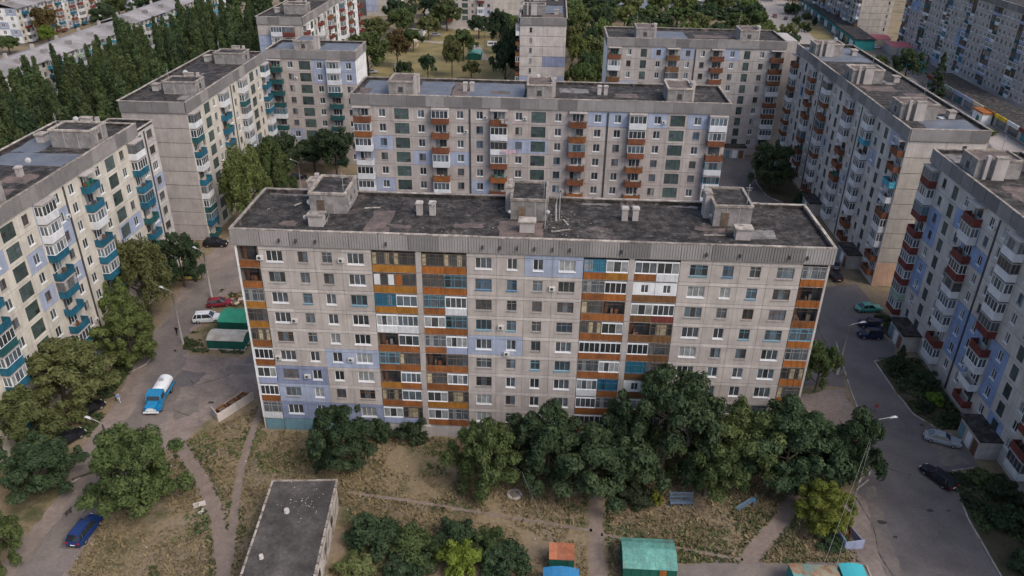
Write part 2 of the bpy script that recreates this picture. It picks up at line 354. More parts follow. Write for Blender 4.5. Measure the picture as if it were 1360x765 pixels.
class Block:
    """A panel block of flats in local axes: stair side at y=0 facing -y, other long side at y=D, gables at x=0 and x=L."""
    def __init__(s, name, label, loc, rz, mods, D=12.8, mw=3.658, dz=0.0, wall='concrete', seed=1, floors=9, group=None, notches=(), cat='apartment block', flat=False):
        s.L = mw*len(mods) if isinstance(mods, str) else mods; s.D, s.mw, s.dz, s.wall, s.floors = D, mw, dz, wall, floors; s.mods = mods if isinstance(mods, str) else ''
        s.rr = random.Random(seed); s.root = thing(name, label, cat, loc, rz, group); s.rz = rz; s.loc = Vector((loc[0], loc[1], 0))
        s.z0 = 1.97+dz; s.ztop = s.z0+floors*FH+0.04           # underside of attic band
        s.zr = s.ztop+(0.12 if flat else 1.75)                                      # roof surface
        t = 0.2; L, D = s.L, s.D
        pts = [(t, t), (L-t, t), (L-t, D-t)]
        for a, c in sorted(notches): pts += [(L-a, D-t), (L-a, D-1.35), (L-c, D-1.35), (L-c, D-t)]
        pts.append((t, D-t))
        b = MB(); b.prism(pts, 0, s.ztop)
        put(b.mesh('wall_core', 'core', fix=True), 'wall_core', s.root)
        b = MB(); b.box(0.12, 0.12, s.ztop, L-0.12, D-0.12, s.zr); put(b.mesh('roof', 'bitumen'), 'roof', s.root)
    def face(s, f, u, z, out=0.0):
        if f == 'S': return (u, -out, z), 0.0
        if f == 'N': return (s.L-u, s.D+out, z), PI
        if f == 'W': return (-out, s.D-u, z), -PI/2
        return (s.L+out, u, z), PI/2
    def flen(s, f): return s.L if f in 'SN' else s.D
    def seen(s, f, u, z, margin=110):
        p, _ = s.face(f, u, z); c, sn = math.cos(s.rz), math.sin(s.rz)
        return in_view(s.loc.x+p[0]*c-p[1]*sn, s.loc.y+p[0]*sn+p[1]*c, z, margin)
    def add(s, me, name, f, u, z, out=0.0, parent=None, du=0.0):
        p, r = s.face(f, u, z, out); return put(me, name, s.root, p, r)
    def sub(s, me, name, parent, loc=(0, 0, 0)): return put(me, name, parent, loc)
    def attic(s, faces, step=None, shades=('fascia',)):
        for f in faces:
            n = max(2, round(s.flen(f)/(step or 3.45))); wd = (s.flen(f)+0.5)/n if f in 'SN' else s.flen(f)/n
            off = -0.25 if f in 'SN' else 0
            for k in range(n):
                if s.seen(f, off+k*wd+wd/2, s.zr): s.add(ribbed_mesh(wd, 1.95, 'fascia_dark' if s.rr.random() < .45 else 'fascia'), 'attic_panel', f, off+k*wd, s.ztop+0.18, 0.22)
        for f in faces:
            s.add(box_mesh('band', 'lintel_band', (0, -.06, 0, round(s.flen(f), 3), .19, .20), 'strip'), 'lintel_band', f, 0, s.ztop-.02)
    def coping(s, faces='SNWE', step=5.8):
        for f in faces:
            ln = s.flen(f)+(0.56 if f in 'SN' else -0.2); off = -0.28 if f in 'SN' else 0.1; n = max(2, round(ln/step)); wd = ln/n
            for k in range(n):
                if not s.seen(f, off+k*wd+wd/2, s.zr): continue
                me = box_mesh('cop', 'coping', (0.008, 0, 0, round(wd, 3)-0.008, 0.36, 0.11), 'coping')
                s.add(me, 'coping', f, off+k*wd, s.zr+.38+s.rr.uniform(-.03, .02), 0.28+s.rr.uniform(-.03, .03))
            me = box_mesh('par', 'parapet', (0, 0, 0, round(s.flen(f)-0.3, 3), 0.14, 0.38), 'bitumen'); s.add(me, 'parapet', f, 0.15, s.zr, -0.13)
    def roofpatch(s, x0, y0, x1, y1, m, seed=0, lift=0.012):
        rr = random.Random(seed+int(x0*10)); pts = []
        n = 5
        for (a, b_), (c, d) in (((x0, y0), (x1, y0)), ((x1, y0), (x1, y1)), ((x1, y1), (x0, y1)), ((x0, y1), (x0, y0))):
            for k in range(n): pts.append((a+(c-a)*k/n+rr.uniform(-.25, .25), b_+(d-b_)*k/n+rr.uniform(-.25, .25)))
        b = MB(); b.prism(pts, s.zr-0.02, s.zr+lift); put(b.mesh('roof_patch', m), 'roof_patch', s.root)
    def machine_room(s, x, y0=0.6, wd=4.5, ln=6.3, h=2.5, m='brick_room', front=True, door_side='N', top='bitumen'):
        z = s.zr; r = put(box_mesh('mr', 'machine_room', (-wd/2, 0, 0, wd/2, ln, h), m), 'machine_room', s.root, (x, y0, z))
        b = MB(); b.box(-wd/2+0.25, 0.25, 0, wd/2-0.25, ln-0.25, 0.06); put(b.mesh('machine_room_roof', top), 'roof_sheet', r, (0, 0, h))
        b = MB()
        for q in ((-wd/2-.1, -.1, wd/2+.1, .22), (-wd/2-.1, ln-.22, wd/2+.1, ln+.1), (-wd/2-.1, .22, -wd/2+.22, ln-.22), (wd/2-.22, .22, wd/2+.1, ln-.22)): b.box(q[0], q[1], 0, q[2], q[3], 0.28)
        put(b.mesh('parapet', 'coping'), 'parapet', r, (0, 0, h))
        b = MB(); b.box(-0.4, -0.05, 0.9, 0.4, 0.02, 1.7); b.box(-0.5, -0.08, 0.8, 0.5, -0.005, 0.88)
        put(b.mesh('hatch', 'metal_dark'), 'window', r, (0, 0, 0))
        b = MB(); b.box(-0.45, ln-0.02, 0.05, 0.45, ln+0.05, 1.75); put(b.mesh('door', 'f_wood'), 'door', r, (0.9, 0, 0))
        b = MB()                                  # panel joints, proud ribs
        for xx in (-wd/2+wd/3, wd/2-wd/3): b.box(xx-.04, -0.03, 0, xx+.04, ln+.03, h-.05)
        for yy in (ln/3, 2*ln/3): b.box(-wd/2-.03, yy-.04, 0, wd/2+.03, yy+.04, h-.05)
        put(b.mesh('joint', 'grey_conc'), 'joint', r)
        # vent shafts against the side wall
        b = MB(); b.box(wd/2+.005, 2.2, 0, wd/2+0.75, 3.9, h+0.7); b.box(wd/2+.005, 1.0, 0, wd/2+0.5, 1.5, h+0.9); put(b.mesh('vent_shaft', 'grey_conc'), 'vent_shaft', r)
        b = MB(); b.box(wd/2-.1, 2.1, h+.705, wd/2+.85, 4.0, h+.82); put(b.mesh('shaft_cap', 'coping'), 'shaft_cap', r)
        b = MB(); b.tube([(-wd/2+.5, ln-1.2, h), (-wd/2+.5, ln-1.2, h+2.6)], .035, 5); b.box(-wd/2+.1, ln-1.22, h+2.1, -wd/2+.9, ln-1.18, h+2.14); b.box(-wd/2+.2, ln-1.22, h+1.8, -wd/2+.8, ln-1.18, h+1.84)
        put(b.mesh('antenna', 'metal_grey'), 'antenna', r)
        return r
    def vent_box(s, x, y, wx=1.5, wy=1.1, h=1.15, lid='coping'):
        r = put(box_mesh('vb', 'vent_box', (-wx/2, -wy/2, 0, wx/2, wy/2, h), 'grey_conc'), 'vent_box', s.root, (x, y, s.zr))
        put(box_mesh('vl', 'lid', (-wx/2-.18, -wy/2-.18, 0, wx/2+.18, wy/2+.18, .14), lid), 'lid', r, (0, 0, h+.003))
    def chimney(s, x, y, h=1.5):
        r = put(box_mesh('ch', 'vent_chimney', (-.36, -.36, 0, .36, .36, h), 'grey_conc'), 'vent_chimney', s.root, (x, y, s.zr))
        b = MB(); b.box(-.46, -.46, 0, .46, .46, .1); b.box(-.38, -.38, .1, .38, .38, .22); put(b.mesh('lid', 'strip'), 'lid', r, (0, 0, h))
    def dish(s, x, y, z, ang=0.0, r=0.55):
        def mk():
            b = MB(); n = 12
            rings = [[(rr*math.cos(2*PI*k/n), 0.5*rr*rr-.02, rr*math.sin(2*PI*k/n)) for k in range(n)] for rr in (0.55, 0.28, 0.03)]
            for a, c in zip(rings, rings[1:]):
                for k in range(n): b.quad(a[k], a[(k+1) % n], c[(k+1) % n], c[k])
            b.tube([(0, 0.1, 0), (0, 0.3, -.2), (0, .35, -.95)], .035, 5, 1); b.tube([(0, 0.05, -.5), (0, -.45, -.05)], .02, 4, 1)
            return b.mesh('satellite_dish', ['dish', 'metal_grey'])
        o = put(cached('dish', mk), 'satellite_dish', s.root, (x, y, z+0.95*r/.55), ang); o.scale = (r*.72/.55,)*3; o.rotation_euler = (R(-18), 0, ang)
    def ac(s, f, u, z):
        def mk():
            b = MB(); b.box(0, -.30, 0, .76, -.02, .52, 0)
            b.poly([(.30+.20*math.cos(2*PI*k/10), -.305, .26+.20*math.sin(2*PI*k/10)) for k in range(10)], 1)
            return b.mesh('air_conditioner', ['ac', 'metal_dark'])
        s.add(cached('ac', mk), 'air_conditioner', f, u, z)

    def stair_side(s, f='S', aprons=(('p_rust', 6), ('p_white', 3)), glz=0.38, paint=(), paintmat='lavender', stair=(2.7, 2.05, 0.42), u0=0.0, mods=None, porch=False, frames=(('f_white', 6), ('f_wood', 2), ('f_blue', 1)), wallf=None, win=1.25, wh=1.42, skip_rows=(), joints=True, seam=True):
        rr = s.rr; mods = mods or s.mods; mw = s.mw
        ap = [k for k, n in aprons for _ in range(n)]; fr = [k for k, n in frames for _ in range(n)]
        paint = set(paint)
        for j, m in enumerate(mods):
            for k in range(s.floors):              # k=0 top row
                if k in skip_rows: continue
                zb = s.z0+(s.floors-1-k)*FH; u = u0+j*mw
                if not s.seen(f, u+mw/2, zb+1.4): continue
                pm = paintmat if (j, k) in paint else (wallf(j, k) if wallf else s.wall)
                if m == 'w' or m == 'v':
                    ww, n = (win, 2) if m == 'w' else (1.9, 3)
                    x = (mw-ww)/2; s.add(panel_mesh(mw, FH, (x, .85, x+ww, .85+wh), pm), 'wall_panel', f, u, zb)
                    fm = rr.choice(fr); s.add(window_mesh(ww, wh, n, fm, rr.randrange(7), sill='f_white' if fm == 'f_white' else 'f_grey'), 'window', f, u+x, zb+.85)
                    if rr.random() < 0.06: s.ac(f, u+x+ww+.15, zb+1.0)
                elif m == 's':
                    ww, hh, of = stair; x = (mw-ww)/2
                    s.add(panel_mesh(mw, FH, (x, of, x+ww, of+hh), pm), 'wall_panel', f, u, zb); s.add(stair_mesh(ww, hh, rr.randrange(5)), 'stair_window', f, u+x, zb+of)
                elif m == 'b':
                    x = (mw-2.1)/2; s.add(panel_mesh(mw, FH, (x, .12, x+2.1, 2.32), pm), 'wall_panel', f, u, zb)
                    s.add(door_window_mesh(rr.randrange(8), rr.choice(['f_white', 'f_wood', 'f_grey'])), 'balcony_door', f, u+x, zb+.12)
                    bal = s.add(bal_slab(), 'balcony', f, u+(mw-BW)/2, zb+.10)
                    am = rr.choice(ap); g = rr.random() < glz
                    if am == 'p_white' and rr.random() < .8: g = True
                    if pm == paintmat and rr.random() < .5: am = 'p_white'; g = True
                    s.sub(bal_apron(am), 'apron', bal)
                    if g: s.sub(bal_glaze('f_white' if rr.random() < .75 else rr.choice(['f_wood', 'f_grey', 'f_cyan']), rr.randrange(6)), 'glazing', bal)
                    elif rr.random() < 0.8: s.sub(bal_junk(rr.randrange(6)), 'stored_goods', bal)
                    if k == 0: s.add(box_mesh('can', 'balcony_canopy', (0, -1.3, 0, 3.3, -.01, .12), 'grey_conc'), 'balcony_canopy', f, u+(mw-3.3)/2, zb+2.68)
                elif m == 'g':                      # flush loggia
                    s.add(box_mesh('lb', 'shade_sheet', (0.05, .14, 0, mw-.05, .17, FH), 'inside'), 'loggia_shade_sheet', f, u, zb)  # flat dark sheet, no recess; the opening's shade is put into its colour
                    a = s.add(apron_flat(mw-.1, rr.choice(ap)), 'loggia_apron', f, u+.05, zb)
                    if rr.random() < .75: s.sub(loggia_glaze(mw-.1, rr.choice('wwudgw'), rr.randrange(4)), 'loggia_glazing', a, (0, 0, .93))
        # plinth
        n = len(mods)
        for j in range(n):
            if s.seen(f, u0+j*mw+mw/2, 1.0): s.add(panel_mesh(mw, s.z0-.02, None, s.wall), 'plinth_panel', f, u0+j*mw, 0.0, -0.03)
        for j in range(n-1):
            if seam and mods[j] in 'bw' and mods[j:j+2] in ('bb', 'ww') and s.seen(f, u0+(j+1)*mw, 20, 200):
                s.add(box_mesh('seam', 'section_joint', (-.16, -.10, 0.3, .16, .1, s.ztop-.2), 'metal_dark'), 'drain_pipe', f, u0+(j+1)*mw, 0)
        if porch:
            for j in range(n):
                if mods[j] == 's' and s.seen(f, u0+j*mw+mw/2, 1.5): s.porch(f, u0+j*mw+mw/2)
    def porch(s, f, u, wd=5.4, d=2.6, h=2.9):
        r = s.add(box_mesh('pw', 'entrance_porch', (-wd/2, -d, 0, wd/2, -.02, h), 'grey_conc'), 'entrance_porch', f, u, 0)
        s.sub(box_mesh('pr', 'porch_roof', (-wd/2-.25, -d-.3, 0, wd/2+.25, -.02, .22), 'bitumen'), 'porch_roof', r, (0, 0, h+.003))
        for x, mm in ((-1.9, 'turq_wall'), (0.0, 'f_white'), (1.6, 'f_brown')): s.sub(box_mesh('pd', 'door', (-.6, -.05, 0, .6, .02, 2.1), mm), 'door', r, (x, -d, .05))
    def gable(s, f, m=None, cols=2, wins=(), paint=()):
        n = cols; wd = s.D/n
        for k in range(s.floors):
            zb = s.z0+(s.floors-1-k)*FH
            for j in range(n):
                if not s.seen(f, j*wd+wd/2, zb+1.4): continue
                hole = None
                mm = dict(paint).get((j, k), m or s.wall)
                wl = [q for q in wins if q[0] == j]
                if wl: x = wl[0][1]; hole = (x, .95, x+.75, 2.3)
                s.add(panel_mesh(wd, FH, hole, mm, gap=.055), 'wall_panel', f, j*wd, zb)
                if hole: s.add(window_mesh(.75, 1.35, 1, 'f_grey', k % 4, sill='f_grey'), 'window', f, j*wd+x, zb+.95)
        for j in range(n):
            if s.seen(f, j*wd+wd/2, 1): s.add(panel_mesh(wd, s.z0-.02, None, m or s.wall), 'plinth_panel', f, j*wd, 0, -.03)
    def plain(s, f, m=None):
        b = MB(); ln = s.flen(f); b.box(0.1, 0.02, 0, ln-.1, .19, s.ztop); s.add(b.mesh('rear_wall', m or s.wall), 'rear_wall', f, 0, 0)
    def roof_set(s, u0=0.0, mods=None, **kw):
        mods = mods or s.mods
        for j, m in enumerate(mods):
            if m == 's':
                x = u0+j*s.mw+s.mw/2
                if s.seen('S', x, s.zr): s.machine_room(x, **kw); s.vent_box(x+.4, s.D-2.9)

def apron_flat(wd, m, h=0.92):
    def mk():
        b = MB(); n = 8
        for k in range(n):
            o = 0.03 if k % 2 else 0.0; b.box(wd*k/n, -0.05-o, 0, wd*(k+1)/n, -0.01, h)
        return b.mesh('loggia_apron', m)
    return cached(('aflat', round(wd, 3), m, h), mk)
def loggia_glaze(wd, st, seed, h=1.75):
    """glazing of one loggia, standing on its apron"""
    def mk():
        rr = random.Random(seed*13+ord(st)); b = MB(); y0, y1 = -0.03, 0.05
        if st == 'w':
            g = rr.choice(['g_dark', 'g_mid', 'g_curtain', 'g_dark', 'g_blue']); mats = ['f_white', g, rr.choice(GL)]; n = rr.choice([3, 4])
            b.box(0, -.06, -.02, wd, .06, .05); frame_into(b, 0, .05, wd, h-.25, n, y0, y1, .06); b.box(0, y0, h-.25, wd, y1, h-.12)
            for k in range(n): b.quad((wd*k/n, .02, .05), (wd*(k+1)/n, .02, .05), (wd*(k+1)/n, .02, h-.25), (wd*k/n, .02, h-.25), 1 if rr.random() < .7 else 2)
        elif st in 'dutgU':
            fr = dict(d='f_wood', u='f_blue', t='f_blue', g='f_grey', U='f_cyan')[st]; g = dict(d='g_dark', u='g_teal', t='g_teal', g='g_mid', U='g_mid')[st]; mats = [fr, g, rr.choice(GL), 'g_cream']
            n = rr.choice([4, 5]); b.box(0, -.05, -.02, wd, .05, .05); frame_into(b, 0, .05, wd, h-.1, n, y0, y1, .055, rows=[.68], uneven=True)
            for k in range(n): b.quad((wd*k/n, .02, .05), (wd*(k+1)/n, .02, .05), (wd*(k+1)/n, .02, h-.1), (wd*k/n, .02, h-.1), rr.choice([1, 1, 1, 2] if st != 'd' else [1, 1, 1, 1, 2, 3]))
        elif st == 'P':
            mats = ['p_white', 'g_dark', 'f_white']; a = rr.choice([.25, .36]); x0, x1 = wd*a, wd*(a+.36)
            b.box(0, -.05, 0, x0, .04, h-.1); b.box(x1, -.05, 0, wd, .04, h-.1); b.box(x0, -.05, 0, x1, .04, .3); b.box(x0, -.05, h-.35, x1, .04, h-.1)
            b.quad((x0, .0, .3), (x1, .0, .3), (x1, .0, h-.35), (x0, .0, h-.35), 1); frame_into(b, x0, .3, x1, h-.35, 2, -.03, .01, .06, fm=2)
        elif st == 'm':
            mats = ['f_wood', 'g_dark', 'p_white', 'p_orange']; b.box(0, -.04, -.02, wd, .05, .06); frame_into(b, 0, .06, wd, h-.1, 3, y0, y1, .08)
            c = rr.choice([2, 3]); b.box(.05, -.02, .06, wd*.33, .03, h-.15, c); b.box(wd*.7, -.02, .06, wd-.05, .03, h-.15, 2 if c == 2 else 1)
            b.quad((wd*.33, .02, .06), (wd*.7, .02, .06), (wd*.7, .02, h-.1), (wd*.33, .02, h-.1), 1)
        else:                                        # open loggia: rail, posts, things inside
            mats = ['f_wood', 'junk1', 'junk2', 'f_brown', 'g_dark', 'p_rust']; b.box(0, -.04, -.01, wd, .02, .05); b.box(0, -.02, .05, .05, .04, h); b.box(wd-.05, -.02, .05, wd, .04, h)
            for _ in range(rr.randint(2, 5)):
                x = rr.uniform(.1, wd-.6); y = rr.uniform(.15, .7); b.box(x, y, -.9, x+rr.uniform(.12, .5), y+rr.uniform(.1, .4), rr.uniform(-.2, .75), rr.choice([1, 1, 2, 3, 3, 5]))
            b.box(.1, .06, h-.45, wd-.1, .075, h-.43, 0)
            b.box(wd*.3, 1.0, -.1, wd*.7, 1.12, h-.35, 4); b.box(wd*.1, 1.0, -.85, wd*.28, 1.12, h-.35, 3)
        return b.mesh('loggia_glazing', mats)
    return cached(('lglz', round(wd, 3), st, seed), mk)
# ------------------------------------------------------------------ setting: ground, roads, paths
mat('ground', (0.195, 0.150, 0.092), (0.068, 0.072, 0.034), scale=0.17, mix=(0.50, 0.66), fine=0.30, fscale=2.2, rough=1.0, col3=(0.190, 0.148, 0.110), scale3=0.11, mix3=(0.50, 0.64), bump=0.4)
mat('dirt', (0.235, 0.19, 0.165), (0.165, 0.132, 0.115), scale=0.22, fine=0.22, fscale=1.7, rough=1.0, col3=(0.12, 0.10, 0.09), scale3=0.10, mix3=(0.56, 0.70), bump=0.3)
mat('asphalt', (0.138, 0.124, 0.120), (0.096, 0.086, 0.085), scale=0.20, fine=0.16, fscale=3.0, rough=0.95, col3=(0.135, 0.118, 0.108), scale3=0.08, mix3=(0.50, 0.70), bump=0.25)
mat('asphalt_worn', (0.185, 0.156, 0.14), (0.13, 0.112, 0.103), scale=0.25, fine=0.18, fscale=2.5, rough=0.95, col3=(0.19, 0.155, 0.13), scale3=0.10, mix3=(0.52, 0.66), bump=0.25)
mat('path', (0.21, 0.165, 0.14), (0.155, 0.12, 0.10), scale=0.7, fine=0.2, fscale=3, rough=1.0)
mat('garden', (0.040, 0.042, 0.020), (0.075, 0.058, 0.040), scale=0.35, fine=0.3, fscale=2.5, rough=1.0)
mat('dry_grass', (0.24, 0.185, 0.085), (0.13, 0.115, 0.05), scale=0.12, fine=0.25, fscale=1.5, rough=1.0)
mat('pale_road', (0.33, 0.29, 0.26), (0.25, 0.22, 0.20), scale=0.15, fine=0.12, fscale=2, rough=0.95)
mat('kerb', (0.36, 0.33, 0.30), (0.24, 0.22, 0.20), scale=1.5, vary=0.15, rough=0.95)
mat('crack', (0.045, 0.04, 0.04), rough=1.0)

b = MB(); b.quad((-1500, -300, 0), (1500, -300, 0), (1500, 2500, 0), (-1500, 2500, 0)); tag(put(b.mesh('ground', 'ground'), 'ground'), kind='structure')
def sheet(name, pts, m, z, wob=0.25, step=1.2, seed=0):
    """a flat polygon with an uneven worn edge"""
    rr = random.Random(seed); out = []
    for i, (x, y) in enumerate(pts):
        x2, y2 = pts[(i+1) % len(pts)]; d = math.hypot(x2-x, y2-y); n = max(1, int(d/step))
        for k in range(n):
            t = k/n; out.append((x+(x2-x)*t+rr.uniform(-wob, wob)*(k > 0), y+(y2-y)*t+rr.uniform(-wob, wob)*(k > 0)))
    b = MB(); b.poly([(x, y, z) for x, y in out]); me = b.mesh(name, m)
    if me.polygons[0].normal.z < 0: me.flip_normals()
    return tag(put(me, name), kind='structure')
def ribbon(name, pts, wd, m, z, wob=0.15, seed=0, step=0.8):
    rr = random.Random(seed); P = []
    for i in range(len(pts)-1):
        a, c = Vector(pts[i]), Vector(pts[i+1]); n = max(1, int((c-a).length/step))
        for k in range(n): P.append(a+(c-a)*k/n)
    P.append(Vector(pts[-1])); wds = wd if isinstance(wd, (list, tuple)) else [wd]*2
    for _ in range(3): P = [P[0]]+[(P[i-1]+P[i]*2+P[i+1])/4 for i in range(1, len(P)-1)]+[P[-1]]
    lft, rgt = [], []
    for i, p in enumerate(P):
        t = (P[min(i+1, len(P)-1)]-P[max(i-1, 0)]).normalized(); nn = Vector((-t.y, t.x)); f = i/(len(P)-1); ww = wds[0]+(wds[-1]-wds[0])*f
        lft.append(p+nn*(ww/2+rr.uniform(-wob, wob))); rgt.append(p-nn*(ww/2+rr.uniform(-wob, wob)))
    b = MB()
    for i in range(len(P)-1): b.quad((*rgt[i], z), (*rgt[i+1], z), (*lft[i+1], z), (*lft[i], z))
    return tag(put(b.mesh(name, m), name), kind='structure')
def kerb(pts, seed=0, h=0.13, stone=1.0):
    rr = random.Random(seed); me = None
    root = tag(put(None, 'kerb'), kind='structure')
    for i in range(len(pts)-1):
        a, c = Vector(pts[i]), Vector(pts[i+1]); d = (c-a).length; n = max(1, round(d/stone)); ang = math.atan2(c.y-a.y, c.x-a.x)
        for k in range(n):
            if rr.random() < 0.06: continue
            p = a+(c-a)*k/n; put(box_mesh('kerb', 'kerb_stone', (0.01, -.09, -.05, round(d/n, 2)-.01, .09, h), 'kerb'), 'kerb_stone', root, (p.x, p.y, rr.uniform(-.02, .02)), ang+rr.uniform(-.02, .02))

sheet('dirt_yard', [(-56, -34), (-46.5, -34), (-48.0, -18), (-48.3, -8), (-44.5, -3.5), (-43.3, 1), (-40.5, 6.5), (-37.6, 8.6), (-36.3, 13), (-36.0, 15), (-43, 16.4), (-51, 17), (-54.8, 18.6), (-55.0, 22), (-54.0, 25), (-54.6, 32), (-55.0, 34.5), (-53, 37.2), (-48, 37.6), (-38, 36), (-38, 58), (-42, 60), (-43, 93), (-59, 94), (-62.5, 72), (-62, 56), (-64, 45), (-61.5, 33), (-59.5, 15), (-57.6, 4), (-57.0, -6), (-55, -14)], 'dirt', 0.004, 0.3, 1.0, 1)
sheet('asphalt_road', [(-53.6, -34), (-47.4, -34), (-48.8, -18), (-49.3, -8.5), (-50.5, -5), (-53.2, -9), (-53.0, -17)], 'asphalt_worn', 0.008, 0.22, 1.0, 2)
ribbon('asphalt_road', [(-51.5, -6), (-51.5, 4), (-54, 12), (-57.2, 22), (-58.0, 34), (-56, 46), (-52, 58), (-50, 90)], [5.0, 5.5], 'asphalt_worn', 0.008, 0.4, 3)
sheet('yard_grass', [(-54.7, 18.8), (-50, 17.3), (-44, 18), (-44, 20), (-50.3, 22.5), (-54.2, 23.5)], 'ground', 0.012, 0.3, .7, 4)
sheet('courtyard', [(-43, 15), (47, 15), (52.5, 40), (54, 52), (57, 60), (57, 84), (53.2, 91.7), (52.6, 100), (54, 110), (57, 119), (37, 119), (37, 60), (-36, 60), (-36, 94), (-43, 93), (-43, 60)], 'asphalt', 0.008, 0.3, 2, 5)
sheet('asphalt_road', [(38.5, -34), (38.3, -18.5), (39.5, -12), (41.2, -6.9), (44.6, -2.4), (46.8, 6), (47.3, 14.1), (49.3, 27.6), (50.5, 36), (50, 46), (59.6, 48.5), (60.2, 39.6), (57.6, 34.8), (56.9, 33.5), (58.6, 27.5), (57.4, 24.0), (53.7, 22.5), (53.8, 14.6), (54.3, 9.2), (56.5, 5.6), (58.6, 4.6), (58.6, -1.6), (54.8, -2.6), (53.4, -7), (52.7, -12), (52.5, -19.5), (52.6, -34)], 'asphalt', 0.012, 0.12, 1.2, 6)
sheet('dirt_verge', [(38.0, -30), (37.0, -17), (36.4, -12), (38.5, -9.5), (41.0, -7.4), (42.2, -9.5), (41.6, -14), (40.2, -20), (39.6, -30)], 'dirt', 0.016, 0.35, .8, 7)
sheet('dirt_verge', [(36, 1), (44.0, -1), (46.2, 6.5), (46.6, 15), (41, 13), (36, 14)], 'dirt', 0.010, 0.3, .9, 8)
sheet('garden_bed', [(54.9, 8.8), (54.0, 14.6), (53.9, 22.3), (57.6, 23.6), (61, 24), (61, 6), (57.2, 6.0)], 'garden', 0.016, 0.1, 1, 9)
sheet('garden_bed', [(54.9, -2.8), (53.6, -7), (52.9, -12), (52.7, -19.5), (52.8, -34), (61, -34), (61, -2.6)], 'garden', 0.016, 0.1, 1, 10)
sheet('garden_bed', [(57.2, 34.2), (58.9, 28.6), (61, 28.5), (61, 37), (60, 39)], 'garden', 0.016, 0.1, 1, 11)
sheet('green_island', [(53.2, 92), (57.5, 85), (61.5, 82), (61.5, 116), (57, 119), (54.2, 110), (52.8, 100)], 'garden', 0.014, 0.1, 1, 12)
sheet('dirt_yard', [(-64, 196), (-8, 190), (-8, 330), (-64, 330), (-76, 380), (-66, 380), (-62, 300), (-66, 240)], 'dry_grass', 0.004, 0.5, 3, 13)
sheet('pale_road', [(-71, 420), (-66, 420), (-58, 300), (-44, 288), (-10, 285), (-10, 296), (-44, 300), (-60, 310)], 'pale_road', 0.008, 0.4, 3, 14)
ribbon('pale_path', [(-60, 262), (-46, 258), (-30, 256), (-24, 228), (-8, 226)], 3.4, 'pale_road', 0.008, 0.5, 15)
sheet('pale_road', [(104, 260), (126, 258), (128, 300), (134, 380), (142, 470), (112, 470), (110, 380)], 'pale_road', 0.006, 0.4, 3, 16)
sheet('dry_lawn', [(119, 256), (127, 262), (131, 330), (125, 330), (119.5, 292)], 'dry_grass', 0.010, 0.4, 2, 17)
sheet('pavement', [(120, 100), (134, 100), (134, 215), (124, 215), (127, 150)], 'pale_road', 0.006, 0.3, 3, 18)
sheet('asphalt_road', [(134, 206), (150, 206), (150, 300), (134, 266)], 'asphalt', 0.005, 0.3, 3, 19)
ribbon('dirt_path', [(8.9, -34), (8.9, -14), (9.4, -10), (9.6, -4)], [2.7, 0.9], 'path', 0.006, 0.18, 20)
ribbon('dirt_path', [(24.0, -24), (26.3, -18), (31.0, -12.5), (34.6, -7.0), (38, 0), (40, 8)], [2.2, 1.6], 'path', 0.006, 0.18, 21)
ribbon('dirt_path', [(-30.5, -32), (-31.3, -24), (-34.8, -16.7), (-39, -10.5), (-42, -6.7), (-45.2, -3.6)], [1.5, 2.2], 'path', 0.006, 0.14, 22)
ribbon('dirt_path', [(-31.2, -23), (-33.0, -16.6), (-35.3, -7.7), (-36.5, 1.4), (-37.0, 10)], [0.9, 1.1], 'path', 0.0065, 0.14, 23)
ribbon('dirt_path', [(-20.8, -11.3), (-11.7, -12.5), (0.1, -14.4), (8.5, -15.7)], 0.45, 'path', 0.006, 0.08, 24)
ribbon('dirt_path', [(9.5, -16.2), (17.6, -17.8), (25.0, -19.0)], 0.4, 'path', 0.006, 0.08, 25)
ribbon('asphalt_path', [(17.2, -21.3), (24, -20.8), (31, -20.2), (38.5, -19.8)], [2.6, 2.2], 'asphalt_worn', 0.010, 0.2, 26)
kerb([(41.3, -6.9), (43.4, -5.0), (44.6, -2.4), (46.2, 3), (46.9, 8.7), (47.4, 14.1), (48.4, 21), (49.4, 27.6)], 1)
kerb([(52.7, -30), (52.6, -19.5), (52.9, -11.1), (53.6, -7), (54.8, -2.6), (58.2, -1.7)], 2)
kerb([(56.9, 5.3), (54.4, 9.2), (53.9, 14.6), (53.7, 22.5), (57.4, 23.6)], 3)
kerb([(57.0, 33.8), (58.7, 28.4)], 4); kerb([(57.4, 84.8), (53.1, 91.7), (52.6, 100), (54, 110)], 5); kerb([(38.4, -19), (38.3, -26)], 6)
kerb([(-55.2, -12.5), (-53.6, -9.5)], 7); kerb([(-59.4, 11), (-57.5, 14), (-58.0, 18)], 8)
for i, (x, y, rx) in enumerate([(42.5, -12.2, .55), (49.0, -9.9, .45), (51.2, -9.8, .25), (-53.3, 33.0, .6), (-44.2, 5.2, .5), (43.2, -14.5, .3), (46.1, -3.2, .35)]):   # potholes and oil spots
    rr = random.Random(i); bb = MB(); bb.poly([(x+rx*rr.uniform(.7, 1.2)*math.cos(a*PI/6), y+.6*rx*rr.uniform(.7, 1.2)*math.sin(a*PI/6), 0.018) for a in range(12)]); tag(put(bb.mesh('pothole', 'crack'), 'pothole'), kind='structure')
for i, pts in enumerate([[(40.8, -8), (41.3, -13), (40.4, -17), (40.9, -21)], [(45, 1), (47, -3), (49.2, -3.6)], [(48, 20), (47.6, 30), (49, 40)], [(-44, 12), (-48, 9), (-50, 11)], [(-46, 2), (-49, 3.2), (-52, 2.2)]]):
    ribbon('crack', pts, .09, 'crack', 0.019, .06, 60+i, .35)

